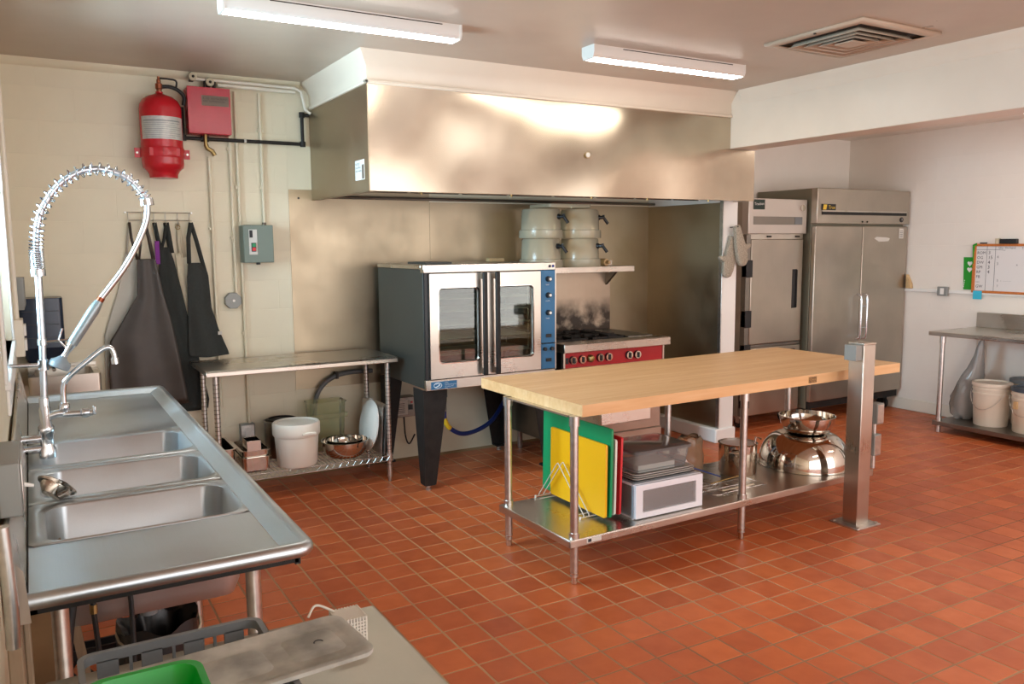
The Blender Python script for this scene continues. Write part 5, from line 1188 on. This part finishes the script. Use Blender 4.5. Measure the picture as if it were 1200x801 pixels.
# cutting boards standing in a wire rack
t = thing('board_rack', 'small chrome wire rack holding the cutting boards', 'rack', (.38, .66, SF))
b = B()
for x in (.325, .358, .4020, .438, .4725, .515):
    b.tube([(x, .93, SF+.006), (x, .93, SF+.018), (x, .745, SF+.235), (x, .735, SF+.242), (x, .725, SF+.235), (x, .49, SF+.018), (x, .49, SF+.006)], .0028, 6)
for y in (.93, .88, .54, .49): b.tube([(.30, y, SF+.008), (.54, y, SF+.008)], .0028, 6)
b.build('wires', 'aluminium', t)['kind'] = 'stuff'
for y in (.93, .49): B().cyl((.302, y, SF), (.302, y, SF+.014), .005, n=8).build('foot', 'white', t)
def board(label, mat, x, y0, y1, h, th=.0125, lean=.0):
    z0 = SF+.021
    b = B().loops([[(x+lean*(q[1]-z0), q[0], q[1]) for q in [(p[0], p[1]) for p in rrect(y0, z0, y1, z0+h, .012, 0)]], [(x+th+lean*(q[1]-z0), q[0], q[1]) for q in [(p[0], p[1]) for p in rrect(y0, z0, y1, z0+h, .012, 0)]]])
    return tag(b.build('cutting_board', mat, loc=(x, (y0+y1)/2, z0)), label, 'cutting board', 'cutting boards in the wire rack')
board('yellow plastic cutting board, foremost in the wire rack', 'yellow', .383, .385, .90, .385, lean=.01)
board('large green plastic cutting board behind the yellow one', 'green', .407, .375, 1.02, .465, lean=.02)
board('white plastic cutting board between the green and the red', 'hdpe', .452, .40, .92, .40, lean=.02)
board('red plastic cutting board, last in the wire rack', 'redboard', .478, .39, .90, .41, lean=.03)
# clear drawer unit
t = thing('drawer_unit', 'white framed plastic drawer box with a clear front on the island shelf', 'drawer box', (.77, .52, SF), math.radians(1))
dx0, dx1, dy0, dy1, dz = .535, 1.0, .325, .70, .185
B().box(dx0, dy0+.02, SF, dx1, dy1, SF+.012).box(dx0, dy0+.02, SF+dz-.012, dx1, dy1, SF+dz).box(dx0, dy1-.01, SF, dx1, dy1, SF+dz).build('shell', 'drawerframe', t, bevel=.004)
for xx in (dx0, dx1-.004): B().box(xx, dy0+.02, SF+.01, xx+.004, dy1, SF+dz-.01).build('clear_side', 'clear_smoke', t)
B().box(dx0, dy0+.02, SF, dx0+.012, dy0+.035, SF+dz).box(dx1-.012, dy0+.02, SF, dx1, dy0+.035, SF+dz).build('upright', 'drawerframe', t)
dr = B().box(dx0+.002, dy0, SF+.004, dx1-.002, dy0+.02, SF+.034).box(dx0+.002, dy0, SF+dz-.034, dx1-.002, dy0+.02, SF+dz-.002).box(dx0+.002, dy0, SF+.03, dx0+.05, dy0+.02, SF+dz-.03).box(dx1-.05, dy0, SF+.03, dx1-.002, dy0+.02, SF+dz-.03).build('drawer_front', 'drawerframe', t, bevel=.003)
B().box(dx0+.05, dy0+.008, SF+.034, dx1-.05, dy0+.011, SF+dz-.034).build('clear_window', 'clear_smoke', dr)
DS = SF+.013
for k, (lab, q, m_) in enumerate((('whisk handle', ((.62, .40), (.88, .42)), 'steel_dark'), ('white spatula', ((.78, .38), (.93, .40)), 'hdpe'), ('steel tongs', ((.60, .46), (.9, .5)), 'steel_mirror'))):
    (xa, ya), (xb, yb) = q
    tag(B().tube([(xa, ya, DS+.018), ((xa+xb)/2, (ya+yb)/2, DS+.024), (xb, yb, DS+.018)], [.008, .012, .018 if k == 1 else .010], 8).build(('whisk', 'spatula', 'tongs')[k], m_, loc=((xa+xb)/2, (ya+yb)/2, DS)), ('dark steel utensil handle seen through the drawer front', 'white spatula seen through the drawer front', 'bright steel tongs lying behind the spatula in the drawer box')[k], 'utensil')
DT = SF+dz
for k in range(4):
    z = DT+.001+k*.0115
    tag(B().loops([rrect(.56, .36, .955-.004*k, .66, .02, z+.001), rrect(.55, .35, .965-.004*k, .67, .025, z+.010), rrect(.545, .345, .97-.004*k, .675, .025, z+.010), rrect(.545, .345, .97-.004*k, .675, .025, z+.0112), rrect(.552, .352, .963-.004*k, .668, .025, z+.0112), rrect(.562, .362, .953-.004*k, .658, .02, z+.0025)]).build('sheet_tray', ('greyplastic', 'aluminium', 'aluminium', 'aluminium')[k], loc=(.76, .5, z)),
        ('dark flat tray lying directly on the drawer box', 'silver tray second from the bottom of the pile on the drawer box', 'silver tray second from the top of the pile on the drawer box', 'topmost silver tray under the clear container')[k], 'tray', 'trays stacked on the drawer box')
CZ = DT+.048
t = thing('clear_container', 'clear plastic food box with a lid on the pile of trays', 'container', (.75, .5, CZ))
B().loops([rrect(.575, .37, .925, .64, .03, CZ), rrect(.562, .357, .938, .653, .03, CZ+.10), rrect(.555, .35, .945, .66, .03, CZ+.10), rrect(.555, .35, .945, .66, .03, CZ+.104)], True, False).build('box', 'clear', t)
B().loops([rrect(.553, .348, .947, .662, .03, CZ+.105), rrect(.553, .348, .947, .662, .03, CZ+.118), rrect(.575, .37, .925, .64, .03, CZ+.122)], True, True).build('lid', 'clear', t)
tag(B().box(.61, .40, CZ+.0025, .86, .56, CZ+.028).build('folded_napkins', 'label', loc=(.73, .48, CZ)), 'folded white papers inside the clear food box', 'paper')
# scoop, brown plastic bag, colander and skimmers
t = thing('colander', 'dull metal strainer cone tipped beside the clear box', 'colander', (1.10, .62, SF))
q = Vector((0,0,1)).rotation_difference(Vector((.62, -.35, .55)).normalized()).to_matrix()
B().lathe([(.02, -.17), (.055, -.165), (.105, 0), (.115, .002), (.115, .008), (.102, .006), (.052, -.16), (0, -.164)], (1.10, .62, SF+.20), 28, mat=q).build('cone', 'galv', t)
B().lathe([(.108, -.002), (.119, -.002), (.119, .012), (.108, .012)], (1.10, .62, SF+.20), 28, mat=q).build('rim', 'galv', t)
t = thing('crumpled_bag', 'crumpled brown translucent bag standing behind the skimmers', 'bag', (1.33, .80, SF))
b = B(); rings = []
for i, (z, rr) in enumerate(((0, .085), (.05, .098), (.12, .095), (.18, .085), (.22, .09), (.25, .07))):
    rings.append([(1.33+rr*(1+.10*math.sin(5*a+i*1.3)+.07*math.sin(9*a+i))*1.05*math.cos(a), .80+rr*.75*(1+.10*math.sin(4*a+i*2))*math.sin(a), SF+.001+z+(.008*math.sin(5*a+i) if i > 3 else 0)) for a in [2*PI*k/36 for k in range(36)]])
b.loops(rings, True, False).build('film', 'brownbag', t, smooth=60)
def skimmer(label, p, q_, mat, head, hm='blackmetal'):
    t = thing('skimmer', label, 'utensil', p, 0, 'skimmers lying on the island shelf')
    b = B().tube([p, q_], .0042, 8); b.build('handle', mat, t)
    d = (Vector(q_)-Vector(p)).normalized(); c = Vector(q_)+d*head
    b = B().tube([(c.x+head*math.cos(a), c.y+head*math.sin(a), c.z) for a in [2*PI*k/24 for k in range(24)]], .003, 6, closed=True)
    for k in range(-3, 4):
        h = math.sqrt(max(0, 1-(k/4)**2))*head; b.tube([(c.x+k*head/4, c.y-h, c.z), (c.x+k*head/4, c.y, c.z-.015), (c.x+k*head/4, c.y+h, c.z)], .0014, 5)
    b.build('basket', hm, t)
skimmer('wire skimmer with a dark blue grip leaning toward the brown bag', (1.38, .58, SF+.045), (1.235, .66, SF+.10), 'bluehose', .045, 'galv')
skimmer('brass coloured skimmer with a long handle next to the stock pot', (1.52, .52, SF+.055), (1.22, .50, SF+.045), 'brass', .05, 'galv')
skimmer('flat skimmer with a long pale handle nearest the front edge', (1.50, .43, SF+.02), (1.23, .42, SF+.022), 'cream', .05, 'galv')
t = thing('wire_grill', 'chrome wire rack lying flat near the stock pot', 'rack', (1.4, .5, SF))
b = B()
for y in (.42, .50, .58): b.tube([(1.16, y, SF+.005), (1.60, y+.01, SF+.005)], .003, 6)
for k in range(5): b.tube([(1.18+k*.1, .41, SF+.009), (1.18+k*.1, .60, SF+.009)], .002, 5)
b.build('wires', 'chrome', t)
t = thing('stock_pot', 'tall stainless stock pot behind the middle island leg', 'pot', (1.68, .72, SF))
pc = (1.655, .715, 0)
B().lathe([(0, SF), (.108, SF), (.116, SF+.01), (.116, SF+.185), (.122, SF+.19), (.113, SF+.193), (.111, SF+.015), (0, SF+.008)], pc, 40).build('body', 'steel_mirror', t)
B().lathe([(.1108, SF+.185), (.1105, SF+.016), (.10, SF+.0105), (0, SF+.0095)], pc, 36).build('inside', 'aluminium', t)
for a in (-2.5, .64):
    c, s_ = math.cos(a), math.sin(a); R_ = .116
    B().tube([(pc[0]+R_*math.cos(a-.25), pc[1]+R_*math.sin(a-.25), SF+.15), (pc[0]+(R_+.035)*math.cos(a-.2), pc[1]+(R_+.035)*math.sin(a-.2), SF+.155), (pc[0]+(R_+.035)*math.cos(a+.2), pc[1]+(R_+.035)*math.sin(a+.2), SF+.155), (pc[0]+R_*math.cos(a+.25), pc[1]+R_*math.sin(a+.25), SF+.15)], .005, 8).build('handle', 'steel_mirror', t)
tag(B().tube([(pc[0]+.02, pc[1]-.08, SF+.02), (pc[0]+.06, pc[1]-.09, SF+.235), (pc[0]+.075, pc[1]-.12, SF+.225)], .006, 8).build('ladle', 'steel_mirror', loc=(pc[0]+.05, pc[1]-.09, SF+.01)), 'steel ladle handle standing in the tall stock pot', 'ladle')
bc = (2.17, .635)
tag(bowl((bc[0], bc[1], SF+.211), .285, .205, .11, inv=True).build('mixing_bowl', 'steel_mirror', loc=(bc[0], bc[1], SF)), 'large polished steel mixing bowl turned upside down on the island shelf', 'bowl', 'bowls on the island shelf')
tag(bowl((bc[0]-.01, bc[1]-.02, SF+.2125), .17, .108, .09).build('mixing_bowl', 'steel_mirror', loc=(bc[0], bc[1], SF+.2125)), 'smaller polished steel bowl standing upright on the upturned bowl', 'bowl', 'bowls on the island shelf')

# ------------------------------------------------------------------ power pedestal by the island
t = thing('power_pedestal', 'square stainless power post bolted to the floor beside the island', 'post', (2.055, .15, 0), math.radians(2))
px0, px1, py0, py1 = 2.0, 2.105, .10, .20
B().box(px0, py0, .006, px1, py1, 1.075).build('column', 'steel_z', t, bevel=.004)
B().box(px0-.003, py0-.003, 1.075, px1+.003, py1+.003, 1.085).build('cap', 'steel', t, bevel=.002)
B().box(px0-.05, py0-.05, 0, px1+.05, py1+.05, .010).build('base_plate', 'galv', t, bevel=.002)
for x in (px0-.03, px1+.03):
    for y in (py0-.03, py1+.03): B().lathe([(.011, .010), (.011, .018), (0, .02)], (x, y, 0), 6).build('anchor_bolt', 'galv', t)
B().box(px0-.055, py0+.01, .985, px0, py1-.01, 1.075).build('outlet_box', 'greybox', t, bevel=.003)
B().box(px1, py0+.015, .80, px1+.002, py1-.015, 1.05).build('cover_plate', 'galv', t)
t = thing('leg_outlet', 'pair of grey outlet boxes with conduit on the right island leg', 'outlet', (2.42, .33, .3))
b_ = iw(LXs[2], LYs[0], 0)
ox, oy = b_.x+.045, b_.y-.02
for z0, z1, dx in ((.53, .66, .012), (.33, .465, -.004)):
    bx_ = B().box(ox-.03+dx, oy-.03, z0, ox+.035+dx, oy+.03, z1).build('box', 'greybox', t, bevel=.003)
    B().box(ox-.026+dx, oy-.033, z0+.008, ox+.031+dx, oy-.03, z1-.008).build('cover_plate', 'galv', bx_)
B().cyl((ox, oy, .465), (ox, oy, .53), .013, n=10).build('conduit', 'galv', t)
B().cyl((ox, oy, .245), (ox, oy, .33), .015, n=10).build('conduit', 'galv', t)

# ------------------------------------------------------------------ small table on the right wall
t = thing('side_table', 'stainless work table with a backsplash against the right wall', 'table', (5.0, .55, 0))
qx0, qx1, qy0, qy1, qz = 4.64, XR-.012, -.45, 1.42, .885
B().box(qx0, qy0, qz-.035, qx1, qy1, qz).build('table_top', 'steel_y', t, bevel=.005)
B().box(qx1-.035, qy0, qz-.002, qx1, qy1-.02, qz+.135).build('backsplash', 'steel_y', t, bevel=.006)
for x, y in ((qx0+.07, qy1-.09), (qx1-.09, qy1-.09), (qx0+.07, qy0+.09), (qx1-.09, qy0+.09)):
    lg = B().cyl((x, y, 0), (x, y, qz-.03), .021, n=14).build('leg', 'galv', t)
    B().cyl((x, y, .055), (x, y, .13), .027, n=14).build('shelf_socket', 'galv', lg)
    B().cyl((x, y, qz-.10), (x, y, qz-.034), .026, n=14).build('top_socket', 'galv', lg)
B().box(qx0+.04, qy0+.05, .06, qx1-.05, qy1-.05, .10).build('undershelf', 'steel_dark', t, bevel=.004)
BZ = .101
def bucket(c, label, lidmat, H=.37, R_=.143):
    t = thing('plastic_bucket', label, 'bucket', (c[0], c[1], BZ), 0, 'white plastic buckets')
    r0 = R_-.017
    B().lathe([(0, BZ), (r0, BZ), (r0+.003, BZ+.006), (R_, BZ+H-.10), (R_+.006, BZ+H-.098), (R_+.006, BZ+H-.086), (R_, BZ+H-.084), (R_+.001, BZ+H-.062), (R_+.007, BZ+H-.06), (R_+.007, BZ+H-.048), (R_+.001, BZ+H-.046), (R_+.001, BZ+H-.03)], (c[0], c[1], 0), 40).build('pail', 'bucket', t)
    B().lathe([(R_+.002, BZ+H-.034), (R_+.012, BZ+H-.03), (R_+.012, BZ+H-.004), (R_+.004, BZ+H), (R_-.008, BZ+H), (R_-.012, BZ+H-.012), (0, BZ+H-.012)], (c[0], c[1], 0), 40).build('lid', lidmat, t)
    hp = [(c[0]+(R_+.014)*math.cos(a)*1.0, c[1]+(R_+.014)*math.sin(a), BZ+H-.075-.15*math.sin((a-PI*.62)/(PI*.76)*PI)) for a in [PI*.62+PI*.76*k/18 for k in range(19)]]
    B().tube(hp, .0022, 6).build('bail', 'galv', t)
    return t
t1 = bucket((4.925, 1.0), 'white plastic bucket standing next to the clear plastic bag', 'bucket')
t2 = bucket((4.91, .665), 'white plastic bucket with a dark blue lid under the side table', 'bluelid')
B().box(4.755, .70, BZ+.20, 4.785, .73, BZ+.26).build('brown_sticker', 'tan', t2)
t3 = bucket((5.205, .84), 'white bucket with a grey lid behind the other two', 'greyplastic', H=.39)
t = thing('plastic_bag', 'crumpled clear plastic bag of goods under the side table', 'bag', (5.0, 1.24, BZ))
rings = []
for i, (z, rr, cy_) in enumerate(((0, .10, 1.275), (.05, .13, 1.28), (.12, .135, 1.28), (.19, .13, 1.275), (.26, .12, 1.265), (.32, .115, 1.255), (.38, .10, 1.235), (.46, .07, 1.21), (.56, .045, 1.19), (.64, .035, 1.18), (.70, .02, 1.17))):
    rings.append([(5.03+rr*1.2*(1+.10*math.sin(5*a+i*1.1)+.09*math.sin(9*a+i*2.3))*math.cos(a), cy_+rr*.78*(1+.09*math.sin(4*a+i*1.7)+.05*math.sin(9*a))*math.sin(a), BZ+.001+z) for a in [2*PI*k/40 for k in range(40)]])
B().loops(rings, True, True).build('film', 'polybag', t, smooth=60)
rings = []
for i, (z, rr) in enumerate(((.004, .08), (.05, .10), (.13, .09), (.18, .05))):
    rings.append([(5.04+rr*1.1*math.cos(a)*(1+.06*math.sin(3*a+i)), 1.28+rr*.72*math.sin(a), BZ+.001+z) for a in [2*PI*k/24 for k in range(24)]])
B().loops(rings).build('contents', plain('pale_goods', (200, 194, 188), .7, var=.1, scale=20), t, smooth=60)

# whiteboard and its notes
t = thing('whiteboard', 'wood framed whiteboard with a handwritten tally above the side table', 'whiteboard', (XR-.02, .95, 1.2))
wy1, wy0, wz0, wz1 = 1.455, .40, 1.215, 1.612
fx = XR-.005
B().box(fx-.012, wy0, wz0, fx, wy1, wz1).build('board', 'boardface', t)
for q in ((wy0, wz0-.022, wy1, wz0), (wy0, wz1, wy1, wz1+.022), (wy1-.004, wz0-.022, wy1+.022, wz1+.022), (wy0-.022, wz0-.022, wy0, wz1+.022)): B().box(fx-.022, q[0], q[1], fx, q[2], q[3]).build('frame', 'orangewood', t, bevel=.003)
bxp = fx-.0125
def line(ya, za, yb, zb, wd=.0025):
    d = Vector((0, yb-ya, zb-za)).normalized()*(Vector((0, yb-ya, zb-za)).length/2); n_ = Vector((0, -d.z, d.y)).normalized()*wd/2
    return B().obox((bxp, (ya+yb)/2, (za+zb)/2), d, n_, (.0006, 0, 0))
for q in ((wy1-.10, wz0, wy1-.10, wz1), (wy1-.175, wz0, wy1-.175, wz1), (wy1, wz1-.03, wy1-.20, wz1-.03), (wy1-.19, wz1-.03, wy1-.26, wz1-.035)): line(*q).build('ruled_line', 'ink', t)
for k, (s_, n_) in enumerate((('ROM', '3'), ('OG', '15'), ('DW', '4'), ('GM', '3'), ('RP', '4'), ('FB', ''), ('---', ''), ('GW', ''))):
    lettering('handwriting', s_, 'ink', t, (bxp-.0002, wy1-.012, wz1-.070-k*.043), (0, -1, 0), (0, 0, 1), .036)
    if n_: lettering('handwriting', n_, 'ink', t, (bxp-.0002, wy1-.112, wz1-.070-k*.043), (0, -1, 0), (0, 0, 1), .042)
for s_, yy, zz, sz in (('4', wy1-.19, wz1-.105, .035), ('3', wy1-.19, wz1-.165, .035), ('Qty  On hand', wy1-.20, wz1-.022, .026), ('To order', wy1-.40, wz1-.024, .026), ('5  -  - - - -', wy1-.20, wz0+.085, .03), ('7', wy1-.2, wz0+.035, .03), ('x', wy1-.36, wz1-.17, .03), ('A\nB\nC\nD', wy1-.55, wz1-.1, .05)):
    lettering('handwriting', s_, 'greyplastic', t, (bxp-.0002, yy, zz), (0, -1, 0), (0, 0, 1), sz)
tag(B().box(XR-.03, 1.375, 1.135, XR-.026, 1.455, 1.212).build('sticky_note', 'bluepaper', loc=(XR-.028, 1.415, 1.135)), 'blue sticky note under the lower left corner of the whiteboard', 'note')
t = thing('green_card', 'green paper card with two white hearts left of the whiteboard', 'card', (XR-.007, 1.54, 1.22))
B().obox((XR-.0065, 1.515, 1.365), (.0012, 0, 0), (0, .052, 0), (0, .006, .148)).build('card', 'greenpaper', t)
for zc in (1.455, 1.40):
    pts = []
    for k in range(28):
        a = 2*PI*k/28; pts.append((1.511-.0016*16*math.sin(a)**3*.9, zc+.0016*(13*math.cos(a)-5*math.cos(2*a)-2*math.cos(3*a)-math.cos(4*a))))
    B().prism(pts, 'x', XR-.0095, XR-.0075).build('heart', 'white', t)
for k in range(4): B().box(XR-.0092, 1.556-.002*k, 1.24+k*.018, XR-.0075, 1.562-.002*k, 1.25+k*.018).build('dot', 'white', t)
tag(B().tube([(XR-.03, wy1-.01, wz1+.02), (XR-.032, wy1+.015, wz1+.01), (XR-.03, wy1+.018, wz1-.06), (XR-.03, wy1+.016, wz1-.16)], [.012, .011, .006, .004], 8).build('green_garland', 'greenpaper', loc=(XR-.03, wy1, wz1)), 'little green beaded string over the left corner of the whiteboard', 'decoration')
tag(B().box(XR-.05, 1.09, wz1+.0225, XR-.008, 1.235, wz1+.065).build('board_eraser', 'black', bevel=.005, loc=(XR-.03, 1.16, wz1+.0225)), 'black whiteboard eraser lying on top of the frame', 'eraser')
tag(B().cyl((XR-.026, 1.26, wz1+.0225), (XR-.026, 1.26, wz1+.07), .022, n=18).build('tape_cup', 'cream', loc=(XR-.026, 1.26, wz1+.0225)), 'small pale pot on the whiteboard frame beside the eraser', 'pot')
tag(B().cyl((XR-.02, 1.36, wz1+.029), (XR-.02, 1.42, wz1+.029), .006, n=10).build('marker_pen', 'ink', loc=(XR-.02, 1.39, wz1+.0225)), 'dark marker pen on the whiteboard frame near its left corner', 'marker')
t = thing('rail_outlet', 'square grey outlet on the white rail of the right wall', 'outlet', (XR-.03, 1.74, 1.15))
B().box(XR-.05, 1.69, 1.15, XR-.022, 1.79, 1.235).build('box', 'greybox', t, bevel=.004)
B().box(XR-.053, 1.722, 1.165, XR-.05, 1.758, 1.222).build('receptacle', 'white', t)
t = thing('dust_brush', 'tan wooden brush end standing on the wall rail beside the large refrigerator', 'brush', (XR-.02, 2.06, 1.206))
B().prism([(2.065, 1.206), (2.125, 1.206), (2.125, 1.34), (2.115, 1.34), (2.07, 1.25)], 'x', XR-.04, XR-.006).build('block', 'tan', t, bevel=.004)
